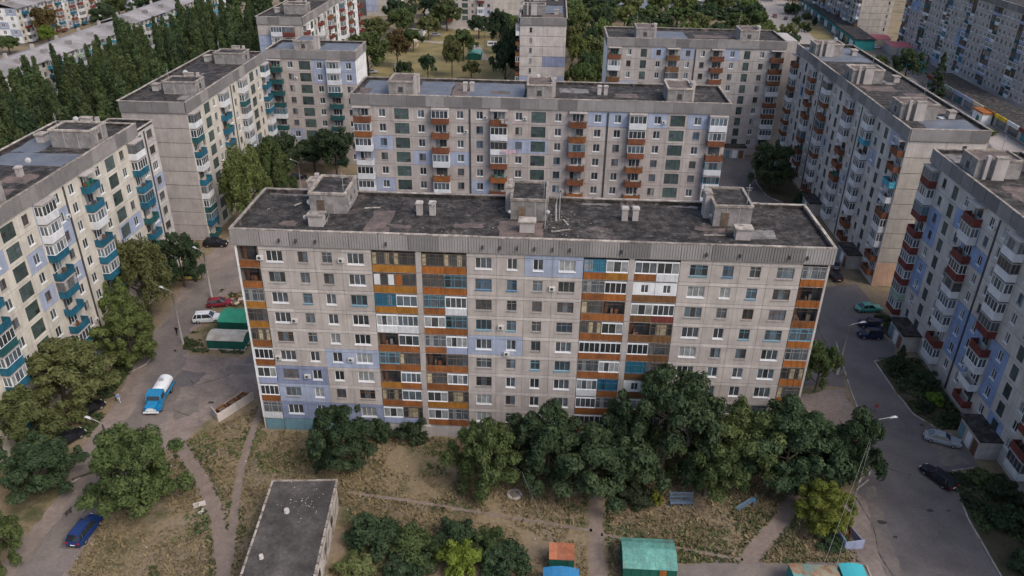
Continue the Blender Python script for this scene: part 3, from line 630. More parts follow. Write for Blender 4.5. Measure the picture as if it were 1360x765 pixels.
mat('road_patch', (0.108, 0.097, 0.095), (0.13, 0.116, 0.112), scale=.6, fine=.2, fscale=3, rough=.95); mat('dust', (0.17, 0.145, 0.125), (0.125, 0.108, 0.10), scale=.5, fine=.2, fscale=2, rough=1)
for i, (pts, m) in enumerate([([(45.5, -14), (48.6, -14.2), (48.4, -11.5), (45.8, -11.2)], 'road_patch'), ([(50.2, 6), (52.2, 5.8), (52.4, 9.6), (50.4, 10)], 'road_patch'), ([(50.8, 26), (53, 25.4), (53.4, 30), (51.2, 30.6)], 'road_patch'), ([(44, -22), (49, -22.6), (49.2, -20), (44.2, -19.4)], 'road_patch'), ([(53.6, -1.6), (57.6, -1.2), (57.8, 3.6), (54.5, 4.0)], 'dust'), ([(39.6, -26), (41.6, -26), (42.4, -15), (43.8, -6), (42.6, -6.4), (40.8, -14)], 'dust'),
        ([(52.4, 38), (58, 41), (57, 45), (52, 44)], 'road_patch'), ([(-52.4, 9), (-48.2, 8.6), (-47.6, 12.2), (-51.6, 12.8)], 'road_patch'), ([(-47.5, 1), (-45, 3), (-46.5, 6.5), (-49.4, 4.2)], 'dust'), ([(-50.8, -22), (-49.3, -22), (-49.6, -15), (-50.9, -15)], 'road_patch'), ([(-57.2, 24), (-55.4, 24), (-56.2, 31), (-57.8, 31)], 'dust'), ([(-45, 12), (-40, 12.6), (-40.4, 14.8), (-45.2, 14.6)], 'dust')]): sheet('road_patch', pts, m, .0145 if i != 5 else .0175, .22, .6, 80+i)
# ------------------------------------------------------------------ the main block in front
D0 = 12.7; L0 = 69.5
NT = [(0.27, 2.72), (16.3, 21.5), (22.2, 27.5), (41.28, 46.5), (47.2, 52.4), (66.45, 69.23)]
mb = Block('apartment_block', 'long concrete block in the middle with orange loggia fronts facing the grass', (34.75, D0, 0), PI, L0, D=D0, wall='concrete', seed=5, group='nine storey panel blocks', notches=NT)
mb.mods = ''
gr = [([2.76, 6.15, 9.45, 12.65, 16.26], [(3.62, 2.0, 3), (7.46, 1.17, 2), (10.32, 1.22, 2), (13.35, 2.0, 3)]),
      ([27.54, 31.05, 34.35, 37.65, 41.24], [(28.55, 1.95, 3), (32.33, 1.17, 2), (35.38, 1.17, 2), (38.4, 1.95, 3)]),
      ([52.44, 56.05, 59.35, 62.65, 66.41], [(53.6, 2.05, 3), (57.4, 1.22, 2), (60.5, 1.25, 2), (63.6, 1.98, 3)])]
BLUE = {(1, 2, 0), (1, 3, 0), (1, 0, 4), (1, 1, 4), (0, 2, 5), (0, 3, 5), (0, 0, 6), (0, 1, 6), (0, 0, 7), (0, 1, 7), (0, 0, 8), (0, 1, 8), (0, 2, 8), (0, 3, 8)}
WF = {(1, 0, 1): 'f_blue', (1, 1, 1): 'f_blue', (1, 0, 3): 'f_cyan', (1, 1, 3): 'f_cyan', (1, 2, 5): 'f_cyan', (1, 3, 5): 'f_cyan', (2, 0, 0): 'f_cyan', (2, 1, 0): 'f_cyan', (2, 1, 0): 'f_blue',
      (2, 2, 1): 'f_cyan', (2, 2, 3): 'f_cyan', (2, 3, 3): 'f_cyan', (0, 0, 1): 'f_grey', (0, 1, 1): 'f_grey', (0, 1, 2): 'f_cyan', (0, 3, 2): 'f_cyan', (0, 1, 3): 'f_grey', (0, 0, 4): 'f_brown', (0, 1, 4): 'f_grey',
      (0, 2, 0): 'f_grey', (1, 3, 2): 'f_brown', (1, 2, 2): 'f_brown', (1, 2, 3): 'f_grey', (1, 3, 3): 'f_grey', (2, 2, 2): 'f_brown', (2, 1, 2): 'f_grey', (2, 3, 2): 'f_brown', (2, 0, 2): 'f_grey', (0, 2, 7): 'f_brown', (0, 3, 7): 'f_brown',
      (0, 0, 6): 'f_brown', (1, 1, 7): 'f_brown', (1, 0, 5): 'f_grey', (1, 1, 5): 'f_grey', (2, 2, 0): 'f_grey', (2, 3, 0): 'f_grey', (2, 3, 7): 'f_grey', (2, 2, 7): 'f_grey', (1, 3, 1): 'f_grey'}
r0 = random.Random(11)
for gi, (js, ws) in enumerate(gr):
    for ci in range(4):
        u0, u1 = js[ci], js[ci+1]; wu, ww, n = ws[ci]
        for k in range(9):
            zb = mb.z0+(8-k)*FH; pm = 'lavender' if (gi, ci, k) in BLUE else 'concrete'
            if (gi, ci, k) in {(0, 0, 6), (0, 1, 6), (0, 0, 8), (0, 1, 8), (0, 2, 8), (0, 3, 8)}: pm = 'slate_blue'
            mb.add(panel_mesh(u1-u0, 2.36, (wu-u0, .85, wu-u0+ww, 2.27), pm), 'wall_panel', 'N', u0, zb)
            mb.add(panel_mesh(u1-u0, .45, None, pm if pm != 'concrete' else 'strip'), 'lintel_panel', 'N', u0, zb+2.36, 0.02)
            fr = WF.get((gi, ci, k)) or r0.choices(['f_white', 'f_grey', 'f_wood'], [80, 12, 8])[0]
            rows = [.7] if fr != 'f_white' and r0.random() < .6 else None
            wo = mb.add(window_mesh(ww, 1.42, n, fr, 0, rows=rows, joined=False), 'window', 'N', wu, zb+.85)
            mb.sub(pane_mesh(ww, 1.42, n, r0.randrange(9), GL if fr == 'f_white' else ['g_dark', 'g_mid', 'g_dark', 'g_blue']), 'pane', wo)
            mb.sub(sill_mesh(ww, 'f_white' if fr == 'f_white' else 'f_grey' if fr not in ('f_blue', 'f_cyan') else fr), 'window_sill', wo)
        mb.add(panel_mesh(u1-u0, mb.z0-.02, None, 'turq_wall' if gi == 0 else 'grey_conc'), 'plinth_panel', 'N', u0, 0, -.02)
for gi, ci, k in [(0, 0, 0), (0, 3, 0), (1, 3, 1), (1, 1, 3), (0, 3, 5), (0, 1, 6)]:
    u = gr[gi][1][ci][0]-1.05; mb.ac('N', u, mb.z0+(8-k)*FH+1.1)
mb.ac('N', gr[0][1][0][0]+2.1, mb.z0+5*FH+1.0); mb.ac('N', 3.0, mb.z0+3*FH+1.0); mb.ac('N', gr[1][1][1][0]-.3, mb.z0+4*FH+.1)
LOG = ['dy dy dO dO tO wy wo wW', 'my my dO UO go wO Pb Pb', 'uy wy Uo wW do no wb wr', 'wW wW wo Uo do wo nb db', 'no wo go wS wo wo wo db', 'Uo do no do go wo tb db',
       'ny wo do wo wW uo Pb wb', 'do wo wy dy wo gO wb db', 'wS dS wo go wo wo do wo']
LC = ['no', 'no', 'gy', 'dy', 'do', 'wo', 'wS', 'wo', 'gW']; RC = ['gO', 'nO', 'no', 'UO', 'gO', 'dO', 'dO', 'do', 'do']
AM = dict(y='p_ochre', O='p_orange', o='p_rust', W='p_white', S='p_slate', b='p_brown', r='p_red')
AM['o'] = 'p_orange'
mat('p_orange_b', (0.27, 0.100, 0.030), (0.16, 0.06, 0.022), scale=0.9, vary=0.16, fine=0.1, streak=0.18, rough=0.7); AM['o'] = 'p_orange_b'
for k in range(9):
    zb = mb.z0+(8-k)*FH; cells = LOG[k].split()
    units = [(NT[0], [LC[k]]), (NT[1], cells[0:2]), (NT[2], cells[2:4]), (NT[3], cells[4:6]), (NT[4], cells[6:8]), (NT[5], [RC[k]])]
    for (a, c), cs in units:
        mb.add(box_mesh('lslab', 'loggia_slab', (.0, -1.2, -.15, round(c-a, 3), -.03, -.0), 'grey_conc'), 'loggia_slab', 'N', a, zb, -1.2)
        wd = (c-a)/len(cs)
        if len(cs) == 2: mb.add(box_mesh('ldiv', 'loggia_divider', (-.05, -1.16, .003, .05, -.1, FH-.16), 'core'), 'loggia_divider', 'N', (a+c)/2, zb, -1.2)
        for i, (st, am) in enumerate(cs):
            ap = mb.add(apron_flat(wd-.04, AM[am]), 'loggia_apron', 'N', a+i*wd+.02, zb-.02)
            mb.sub(loggia_glaze(wd-.04, st, r0.randrange(9)), 'loggia_glazing', ap, (0, 0, .935))
for a, c in NT: mb.add(panel_mesh(c-a, mb.z0-.18, None, 'turq_wall' if a < 3 else 'grey_conc'), 'plinth_panel', 'N', a, 0, -.02)
for a, c in ((21.5, 22.2), (46.5, 47.2)):
    for k in range(9): mb.add(panel_mesh(c-a, FH, None, 'grey_conc'), 'pier_panel', 'N', a, mb.z0+k*FH, .06)
    mb.add(box_mesh('pf', 'pier_foot', (-.3, -.5, 0, 1.0, .1, 1.9), 'grey_conc'), 'pier_foot', 'N', a, 0)
for a, c in ((.0, .27), (69.23, 69.5)):
    for k in range(9): mb.add(panel_mesh(c-a, FH, None, 'white_wall' if a == 0 else 'strip'), 'end_fin', 'N', a, mb.z0+k*FH, .03)
mb.gable('W', 'strip', 3); mb.gable('E', 'strip', 3); mb.plain('S')
mb.attic('NWE'); mb.coping()
r0 = random.Random(4)
for u in (5.6, 7.6, 9.9, 18.2, 29.5, 31.5, 33.5, 35.5, 37.6, 39.6, 45.5, 55.2, 59, 64.6, 66.6): mb.add(box_mesh('spout', 'drain_spout', (-.09, -.32, 0, .09, -.02, .42), 'metal_dark'), 'drain_spout', 'N', u, mb.ztop+.75, .25)
for x in (10.4, 34.9, 59.6):                      # local x is mirrored: 34.75-x in the world
    mb.machine_room(x, y0=.35, ln=6.2, h=2.45)
for x, y in ((60.1, 10.0), (35.0, 9.8), (9.8, 9.9)): mb.vent_box(x, y, 1.75, 1.2, 1.35)
for x, y in ((48.4, 5.9), (46.8, 5.8), (23.2, 5.6), (21.9, 5.5)): mb.chimney(x, y)
for x, y, z, a, rr_ in ((57.2, 4.2, 1.0, 2.0, .5), (57.1, 5.6, .8, 1.2, .42), (57.2, 2.4, 1.2, 2.2, .45), (58.8, 10.4, .3, 1.5, .42), (58.9, 9.2, .3, 1.8, .4), (61.6, 9.6, .1, -1.9, .4), (46.6, 6.2, 1.4, .6, .45), (62.0, 6.4, 1.0, 3.0, .45), (12.8, 5.9, .8, 3.0, .35), (32.6, 6.9, 1.1, 3.1, .35), (37.3, 6.7, .9, 3.0, .3)):
    mb.dish(x, y, mb.zr+z*.6, a, rr_)
mb.roofpatch(33.2, 7.2, 38.4, 12.2, 'bitumen_pink', 3); mb.roofpatch(51.5, 5.2, 54.2, 12.1, 'bitumen_pink', 4, .010); mb.roofpatch(49.0, 9.2, 51.8, 10.2, 'bitumen_pink', 5); mb.roofpatch(62.6, 9.2, 64.6, 10.6, 'bitumen_pink', 6)
mb.roofpatch(5.6, 7.4, 8.6, 10.0, 'bitumen_pale', 7); mb.roofpatch(11.2, 7.2, 15.0, 8.0, 'bitumen_pink', 8); mb.roofpatch(24.6, .6, 28.4, 1.1, 'bitumen_pale', 9); mb.roofpatch(13.6, .6, 17.2, 1.1, 'bitumen_pale', 10); mb.roofpatch(62.0, .6, 68.6, 1.1, 'bitumen_pale', 11); mb.roofpatch(40.2, 8.2, 43.8, 9.6, 'bitumen_pink', 12)
rr = random.Random(31); b = MB()
for _ in range(150):
    x, y = rr.uniform(1, 68.5), rr.uniform(.8, 12.0); q = rr.uniform(.04, .16)
    if rr.random() < .5: x = rr.gauss(31.5, 1.6); y = rr.uniform(3, 11)
    b.box(x, y, mb.zr, x+q*rr.uniform(.6, 2.2), y+q, mb.zr+q*.5, rr.randrange(3))
tag(put(b.mesh('roof_litter', ['coping', 'brick_room', 'bitumen_pale']), 'roof_litter', mb.root), kind='stuff')
for x, y, l_, a in ((31.0, 9.5, 2.4, .4), (30.4, 7.0, 1.6, 1.9), (54.6, 4.4, 2.0, .2), (12.9, 9.4, 2.6, 0.05), (64.2, 4.0, 1.2, 1.1)):
    put(box_mesh('plk', 'roof_plank', (-l_/2, -.12, 0, l_/2, .12, .08), 'coping'), 'roof_plank', mb.root, (x, y, mb.zr+.01), a)
# masts and pipes round the middle machine room
bb = MB(); bb.tube([(32.9, 9.0, mb.zr), (32.9, 9.0, mb.zr+5.4)], .05, 5); bb.tube([(31.2, 6.0, mb.zr), (31.2, 6.0, mb.zr+3.4)], .06, 5); bb.tube([(31.6, 7.5, mb.zr+.4), (31.6, 3.0, mb.zr+.6), (31.4, 3.0, mb.zr+2.2)], .09, 5)
put(bb.mesh('antenna_mast', 'metal_grey'), 'antenna_mast', mb.root)

# ------------------------------------------------------------------ the other nine storey blocks
G9 = 'nine storey panel blocks'
MOD = 'bwswbwwbwswbwwbwswb'
bk = Block('apartment_block', 'long block right behind the middle one with rust balconies and green stair windows', (-34.75, 61.1, 0), 0, MOD, seed=7, group=G9)
PB = {(0, 2), (0, 3), (1, 2), (1, 5), (0, 5), (4, 3), (3, 3), (5, 3), (6, 5), (8, 2), (9, 2), (7, 2), (13, 0), (15, 0), (17, 0), (18, 0), (12, 0), (0, 4)}
bk.stair_side('S', (('p_rust', 8), ('p_orange_b', 2), ('p_white', 2)), glz=.30, paint=PB, skip_rows=(8,)); bk.attic('SWE'); bk.coping(); bk.gable('E', 'strip', 2); bk.gable('W', 'strip', 2); bk.plain('N')
bk.roof_set(top='bitumen_pink', m='brick_room')
bk.roofpatch(1.0, 1.0, 6.5, 12, 'bitumen_blue', 1); bk.roofpatch(11.6, 1.0, 18, 12, 'bitumen_blue', 2); bk.roofpatch(18.2, 1.0, 21.0, 12, 'bitumen_pink', 3, .02); bk.roofpatch(21.2, 1.0, 31.8, 12, 'bitumen_blue', 4); bk.roofpatch(.7, .7, 3, 6, 'bitumen_pink', 5, .02)
bk.roofpatch(38.6, 6, 44, 9.4, 'bitumen_pale', 6); bk.roofpatch(49, 3.6, 53.2, 6.4, 'bitumen_pink', 7); bk.roofpatch(25.5, 4, 29, 6, 'bitumen_pink', 8, .025)
for x, y in ((20.6, 5.5), (21.9, 5.6), (46.0, 5.5), (47.2, 5.5)): bk.chimney(x, y)
bk.dish(36.8, 3, bk.zr+.6, .4, .9); bk.dish(34.4, 5.2, bk.zr+2.4, .2, .5)

lA = Block('apartment_block', 'cream block at the left edge with bright teal balconies and big stair windows', (-65.2, -30.5, 0), PI/2, MOD, seed=9, wall='cream', group=G9)
lA.stair_side('S', (('p_teal', 8), ('p_white', 2), ('p_dkteal', 1)), glz=.35, paint={(10, 2), (10, 4), (12, 1), (12, 2), (12, 4), (11, 0), (11, 1), (7, 0), (16, 4), (17, 4), (3, 5), (5, 6), (8, 1)}, frames=(('f_white', 7), ('f_wood', 1), ('f_brown', 1)))
lA.attic('SE'); lA.coping(); lA.plain('N'); lA.gable('E', 'cream', 2); lA.roof_set(); lA.roofpatch(50.0, 1, 55.4, 12, 'bitumen_blue', 1); lA.roofpatch(55.6, 7.6, 64, 12, 'bitumen_blue', 2); lA.roofpatch(37, 2, 41.5, 9, 'bitumen_pink', 3); lA.roofpatch(43.4, 2, 46.9, 6, 'bitumen_pink', 4)
lA.dish(47.2, 3.6, lA.zr+.9, -1.2, .55); lA.chimney(46.0, 4.4, 1.2); lA.dish(67.2, 8, lA.zr+.6, -1.3, .6); lA.chimney(67.0, 7.2, 1.0)
rc = Block('apartment_block', 'narrow lower corner section joining the cream block to the bare gable behind it', (-65.9, 39.15, 0), PI/2, 'vv', D=7.5, mw=3.7, seed=12, wall='pale', group=G9, flat=True)
rc.stair_side('S', (('p_white', 1),), frames=(('f_white', 2), ('f_wood', 3), ('f_brown', 2)), paint={(0, 4), (0, 5), (1, 3)}); rc.coping('SNE'); rc.gable('E', 'pale', 2)
rc.add(box_mesh('seam', 'section_joint', (-.16, -.10, 0.3, .16, .1, 27), 'metal_dark'), 'drain_pipe', 'S', 3.7, 0)
lB = Block('apartment_block', 'block with a bare windowless gable and teal balconies, behind the cream one', (-65.0, 57.7, 0), PI/2, 'bwswbwwbwswb', D=12.4, dz=-1.55, seed=21, wall='cream', group=G9)
lB.stair_side('S', (('p_teal', 5), ('p_dkteal', 4), ('p_white', 3)), glz=.35, paint={(7, 4), (8, 5), (5, 6)}); lB.attic('SW'); lB.coping(); lB.gable('W', 'concrete', 1); lB.plain('N'); lB.roof_set(h=2.2); lB.roofpatch(3, 1, 10, 3, 'bitumen_pale', 1); lB.roofpatch(17, 5.5, 24, 6.2, 'bitumen_pale', 2)
lB.dish(15.5, 6, lB.zr+.9, -1.0, .7); lB.dish(16.8, 4.0, lB.zr+.3, -1.0, .45)
lC = Block('apartment_block', 'nine storey block with a white painted end wall and dark green balconies', (-65.2, 104.6, 0), 0, 'bwswbw', D=11.5, mw=3.5, dz=-1.55, seed=22, wall='concrete', group=G9)
lC.stair_side('S', (('p_dkteal', 8), ('p_white', 1)), glz=.25, paint={(3, 0), (4, 0), (5, 0), (3, 1), (4, 1), (5, 1), (1, 6)}, frames=(('f_white', 5), ('f_wood', 3))); lC.attic('SE'); lC.coping(); lC.gable('E', 'white_wall', 1); lC.plain('N'); lC.roof_set(h=2.2, top='bitumen_blue'); lC.roofpatch(.8, .8, 6.8, 10.6, 'bitumen_blue', 1); lC.roofpatch(11.6, .8, 20.4, 10.6, 'bitumen_blue', 2)
lD = Block('apartment_block', 'far nine storey block with a white striped side and small red balconies', (-66.4, 138.6, 0), PI/2, MOD, D=12.6, seed=23, wall='white_wall', group=G9)
lD.stair_side('S', (('p_red', 6), ('p_rust', 3), ('p_white', 2)), glz=.3, wallf=lambda j, k: 'white_wall' if (j+k*0) % 3 else 'beige', frames=(('f_white', 5), ('f_wood', 2))); lD.attic('SW'); lD.coping(); lD.gable('W', 'concrete', 3, paint={(0, k): 'lavender' for k in range(1, 9)}.items() | {(1, k): 'lavender' for k in range(1, 9)}); lD.plain('N'); lD.roof_set()
for k in range(3):
    for j, am in ((0, 'p_white'), (1, 'p_red')):
        bo = lD.add(bal_slab(), 'balcony', 'W', 4.0+j*3.2, lD.z0+(8-k)*FH+.1); lD.sub(bal_apron(am), 'apron', bo); lD.sub(bal_glaze('f_white' if j == 0 else 'f_brown', k), 'glazing', bo)
lE = Block('apartment_block', 'most distant block at the top, beige gable and red balconies on its right side', (-78, 318, 0), PI/2, MOD[:12], D=11, seed=24, wall='white_wall', group=G9)
lE.stair_side('S', (('p_red', 6), ('p_white', 2)), glz=.3); lE.gable('W', 'beige', 2, paint={(0, k): 'lavender' for k in (7, 8)}.items()); lE.plain('N')

ra = Block('apartment_block', 'right hand block with a beige gable facing us and rust balconies along the lane', (62.0, 117.7, 0), -PI/2, MOD, D=13.0, seed=31, wall='pale', group=G9)
ra.stair_side('S', (('p_rust', 7), ('p_white', 3), ('p_cyanp', 1)), glz=.42, paint={(13, 4), (15, 2), (11, 6), (17, 0), (8, 4), (2, 2), (12, 5), (14, 3)}, stair=(1.5, 2.0, .42), porch=True, win=1.1)
ra.attic('SE'); ra.coping(); ra.plain('N'); ra.gable('E', 'beige', 2, wins=((1, 2.6),), paint={(0, 0): 'strip', (1, 0): 'strip'}.items()); ra.roof_set(top='bitumen_pink')
ra.roofpatch(2, 1, 17, 12, 'bitumen_blue', 1); ra.roofpatch(62, 3.5, 68.6, 12, 'bitumen_blue', 2); ra.roofpatch(28, 5, 33, 7, 'bitumen_pale', 3); ra.roofpatch(34, 7.5, 37.5, 9.5, 'bitumen_pale', 4); ra.roofpatch(34, 1, 38, 3.6, 'bitumen_pink', 5); ra.roofpatch(44, 8, 58, 12, 'bitumen_pink', 6); ra.roofpatch(60, 8.2, 61.4, 9.4, 'p_white', 7); ra.roofpatch(39, 2, 43, 8, 'bitumen_pink', 9)
ra.dish(11.5, 4.6, ra.zr+2.6, .8, .7)
for k, am in ((8, 'pink_wall'),):
    ra.add(box_mesh('gpl', 'plinth_cladding', (0, -.06, 0, 13.0, -.01, 4.6), 'pink_wall'), 'plinth_cladding', 'E', 0, 0)
rb = Block('apartment_block', 'grey block at the right edge with white glazed balconies and blue wall patches', (61.4, 37.4, 0), -PI/2, MOD, D=13.0, seed=32, wall='pale', group=G9)
rb.stair_side('S', (('p_red', 5), ('p_white', 6), ('p_ltgreen', 1)), glz=.62, paint={(1, 3), (1, 5), (1, 6), (3, 1), (4, 2), (5, 2), (5, 5), (6, 5), (6, 6), (6, 7), (7, 5), (8, 5), (8, 6), (5, 6), (5, 7), (8, 7), (4, 1), (1, 2), (9, 8)}, paintmat='blue_wall', stair=(1.5, 2.0, .42), porch=True, win=1.1)
rb.attic('SW'); rb.coping('SNW'); rb.plain('N'); rb.gable('W', 'pale', 2); rb.roof_set(top='bitumen_pink'); rb.roofpatch(14.5, 3, 20.5, 7, 'bitumen_pink', 1); rb.roofpatch(1, 1, 5, 6, 'bitumen_pale', 2)
rb.dish(6.4, 4.5, rb.zr+2.5, .8, .4)
b2 = Block('apartment_block', 'grey block behind on the right with white glazed balconies near its left end', (16.0, 120.6, 0), 0, 'bwswbwwbwswb', D=14.5, seed=33, wall='grey_conc', group=G9)
b2.stair_side('S', (('p_rust', 6), ('p_white', 4), ('p_brown', 1)), glz=.4, paint={(3, 0), (5, 0), (8, 0), (0, 3), (1, 3)}, stair=(1.5, 2.0, .42), porch=True, win=1.1, frames=(('f_white', 4), ('f_wood', 3))); b2.attic('SW'); put(box_mesh('cw', 'corner_wall', (43.9, 3.0, 0, 47.5, 14, 29.0), 'grey_conc'), 'corner_wall', b2.root); b2.coping(); b2.gable('W', 'white_wall', 2); b2.plain('N'); b2.roof_set(top='bitumen_pink'); b2.roofpatch(12, 1, 20, 12, 'bitumen_blue', 1); b2.roofpatch(22, 4, 33, 8, 'bitumen_pink', 2)
cc = Block('apartment_block', 'block seen end on behind the centre, pale gable with a blue grey panel', (-7.0, 216, 0), -PI/2, MOD, D=13.0, seed=41, wall='concrete', group=G9)
cc.stair_side('S', (('p_rust', 5), ('p_brown', 3), ('p_white', 1)), glz=.3); cc.attic('E'); cc.coping(); cc.gable('E', 'strip', 2, wins=((0, 2.7),), paint={(1, 3): 'slate_blue', (0, 5): 'lavender', (1, 5): 'lavender'}.items()); cc.plain('N', 'strip'); cc.roof_set(); cc.roofpatch(60, 6, 68.6, 12.2, 'bitumen_pink', 1); cc.roofpatch(46, 1, 59, 12, 'bitumen_blue', 2)
db = Block('apartment_block', 'far block across the dry yard, half of its front a blank beige wall', (-47.5, 297.5, 0), 0, 'bwswbwvvvvv', D=12, seed=42, wall='concrete', group=G9)
db.stair_side('S', (('p_red', 6), ('p_white', 3)), glz=.4, mods='bwswbw', paint={(4, 8), (4, 7), (5, 7)}, seam=False)
for k in range(9):
    for j in range(2):
        if db.seen('S', 26+j*7, db.z0+(8-k)*FH): db.add(panel_mesh(7.0, FH, None, 'beige'), 'wall_panel', 'S', 22+j*7, db.z0+(8-k)*FH)
fb = Block('apartment_block', 'bluish far block showing its lowest floors over the tree tops at the top', (22, 358, 0), 0, 'bwwbwsbwwbwsbwwbwsbwwbw', D=12, seed=43, wall='lavender', group=G9)
fb.stair_side('S', (('p_white', 6), ('p_cyanp', 2)), glz=.6, stair=(1.5, 2.0, .42), seam=False)
rf = Block('apartment_block', 'top right corner block with rows of flush blue and white loggias', (150.3, 274, 0), -PI/2, 'ggwwwwggwwwwggwwwwggwwwwggwwwwggwwww', mw=2.95, D=14, seed=51, wall='grey_conc', group=G9)
rf.stair_side('S', (('p_white', 3), ('p_teal', 1), ('p_slate', 3), ('p_dkteal', 3), ('p_brown', 1)), glz=.7, frames=(('f_white', 3), ('f_grey', 3)), paint={(3, 2), (4, 2), (3, 3), (4, 3), (17, 5), (18, 5), (2, 3), (17, 4)}, paintmat='blue_wall', win=1.2, wh=1.3, seam=False); rf.attic('S'); rf.coping('SN')
rg = Block('apartment_block', 'far block beside the market hall with a plain beige gable and balconies facing left', (138.5, 358, 0), -PI/2, 'bwswbwwbwswbwwbwswb', mw=3.5, D=14, seed=52, wall='grey_conc', group=G9)
rg.stair_side('S', (('p_slate', 3), ('p_white', 3), ('p_brown', 2)), glz=.4); rg.gable('E', 'beige', 3, wins=((2, 2.4),)); rg.plain('N', 'ochre_wall' if 'ochre_wall' in MATS else 'beige')

# ------------------------------------------------------------------ five storey houses far left
def khrush(label, loc, rz, L, D=13, h=14.2, seed=0, wall='cream', ap=('p_teal', 'p_cyanp', 'p_ltgreen'), gable=False):
    rr = random.Random(seed); root = thing('five_storey_house', label, 'apartment house', loc, rz, 'five storey houses at the top left')
    b = MB(); b.box(0.1, .2, 0, L-.1, D, h); put(b.mesh('wall_core', 'core'), 'wall_core', root)
    mw = 3.2; n = int(L/mw); mw = L/n; c, sn = math.cos(rz), math.sin(rz)
    for j in range(n):
        for k in range(5):
            z = .9+k*2.65; wx, wy = loc[0]+c*(j+.5)*mw, loc[1]+sn*(j+.5)*mw
            if not in_view(wx, wy, z+1.3, 40): continue
            pm = wall if rr.random() < .8 else ('lavender' if rr.random() < .5 else 'white_wall')
            put(panel_mesh(mw, 2.65, ((mw-1.5)/2, .8, (mw+1.5)/2, 2.2), pm), 'wall_panel', root, (j*mw, 0, z))
            put(window_mesh(1.5, 1.4, 2, rr.choice(['f_white', 'f_white', 'f_wood']), rr.randrange(7)), 'window', root, (j*mw+(mw-1.5)/2, 0, z+.8))
            if j % 5 in (1, 3):
                bo = put(bal_slab(), 'balcony', root, (j*mw+.05, 0, z+.1)); put(bal_apron(rr.choice(ap+('p_white',))), 'apron', bo)
                if rr.random() < .5: put(bal_glaze('f_white', rr.randrange(6)), 'glazing', bo)
    if gable:
        for k in range(5):
            for j in range(3): put(panel_mesh(D/3, 2.65, (1.4, .8, 2.7, 2.2), 'white_wall' if (k+j) % 3 else 'ltgreen_w' if 'ltgreen_w' in MATS else 'lavender'), 'wall_panel', root, (0, D-j*D/3, .9+k*2.65), -PI/2); put(window_mesh(1.3, 1.4, 2, 'f_white', k), 'window', root, (0, D-j*D/3-1.4, 1.7+k*2.65), -PI/2)
    nb = max(4, int(L/6.5)); st = L/nb                # roof in sheets of grey fibre cement
    for j in range(nb):
        for side in (0, 1):
            b = MB(); x0, x1 = j*st+.01, (j+1)*st-.01; y0, y1 = (-.7, D/2) if side == 0 else (D/2, D+.7); z0, z1 = (h, h+1.9) if side == 0 else (h+1.9, h)
            b.quad((x0, y0, z0), (x1, y0, z0), (x1, y1, z1), (x0, y1, z1)); b.quad((x0, y0, z0-.14), (x0, y1, z1-.14), (x1, y1, z1-.14), (x1, y0, z0-.14)); b.quad((x0, y0, z0-.14), (x1, y0, z0-.14), (x1, y0, z0), (x0, y0, z0)); b.quad((x0, y1, z1-.14), (x0, y0, z0-.14), (x0, y0, z0), (x0, y1, z1)); b.quad((x1, y0, z0-.14), (x1, y1, z1-.14), (x1, y1, z1), (x1, y0, z0)); b.quad((x1, y1, z1-.14), (x0, y1, z1-.14), (x0, y1, z1), (x1, y1, z1))
            put(b.mesh('roof_sheet', 'slate_roof'), 'roof_sheet', root)
        if j % 2 == 0: put(box_mesh('kdorm', 'dormer', (-.8, 0, 0, .8, 1.4, 1.6), 'slate_roof'), 'dormer', root, (j*st+st/2, 2.2, h+.5)); put(box_mesh('kch', 'chimney', (-.4, -.4, 0, .4, .4, 2.0), 'grey_conc'), 'chimney', root, (j*st+st*.9, D*.62, h+.9))
    return root
khrush('long low house with a grey sheet roof behind the poplars, nearer of the two', (-147.2, 96, 0), PI/2, 106, seed=1)
khrush('low house with a grey sheet roof behind the poplars, farther of the two', (-149.6, 206, 0), PI/2, 90, seed=2)
khrush('low house in the top left corner with white end wall, red and blue balconies', (-209, 232, 0), PI/2, 70, seed=3, ap=('p_red', 'p_teal', 'p_rust'), gable=True)
khrush('pale blue low house at the top left edge behind the one with red balconies', (-240, 318, 0), 0, 60, seed=4, wall='lavender', ap=('p_white', 'p_red'))
# ------------------------------------------------------------------ vegetation
def leafmat(name, a, b_, hue=0.012, vary=0.16):
    return mat(name, a, b_, scale=0.9, mix=(0.38, 0.62), rough=0.75, vary=vary, fine=0.30, fscale=3.5, spec=0.2, hue=hue, coords='obj', transl=0.30, detail=3)
leafmat('leaf_dark', (0.031, 0.054, 0.026), (0.062, 0.090, 0.042)); leafmat('leaf_mid', (0.050, 0.076, 0.026), (0.095, 0.125, 0.044)); leafmat('leaf_olive', (0.088, 0.104, 0.036), (0.150, 0.160, 0.064))
leafmat('leaf_yellow', (0.105, 0.125, 0.024), (0.185, 0.19, 0.036)); leafmat('leaf_lime', (0.10, 0.15, 0.022), (0.16, 0.21, 0.035)); leafmat('leaf_brown', (0.085, 0.058, 0.026), (0.115, 0.082, 0.034)); leafmat('leaf_blue', (0.028, 0.044, 0.022), (0.05, 0.066, 0.034))
leafmat('leaf_poplar', (0.048, 0.074, 0.030), (0.092, 0.120, 0.050), hue=.018, vary=.26); leafmat('leaf_light', (0.085, 0.115, 0.034), (0.140, 0.170, 0.056))
mat('bark', (0.085, 0.068, 0.055), (0.05, 0.04, 0.033), scale=3, rough=0.95)

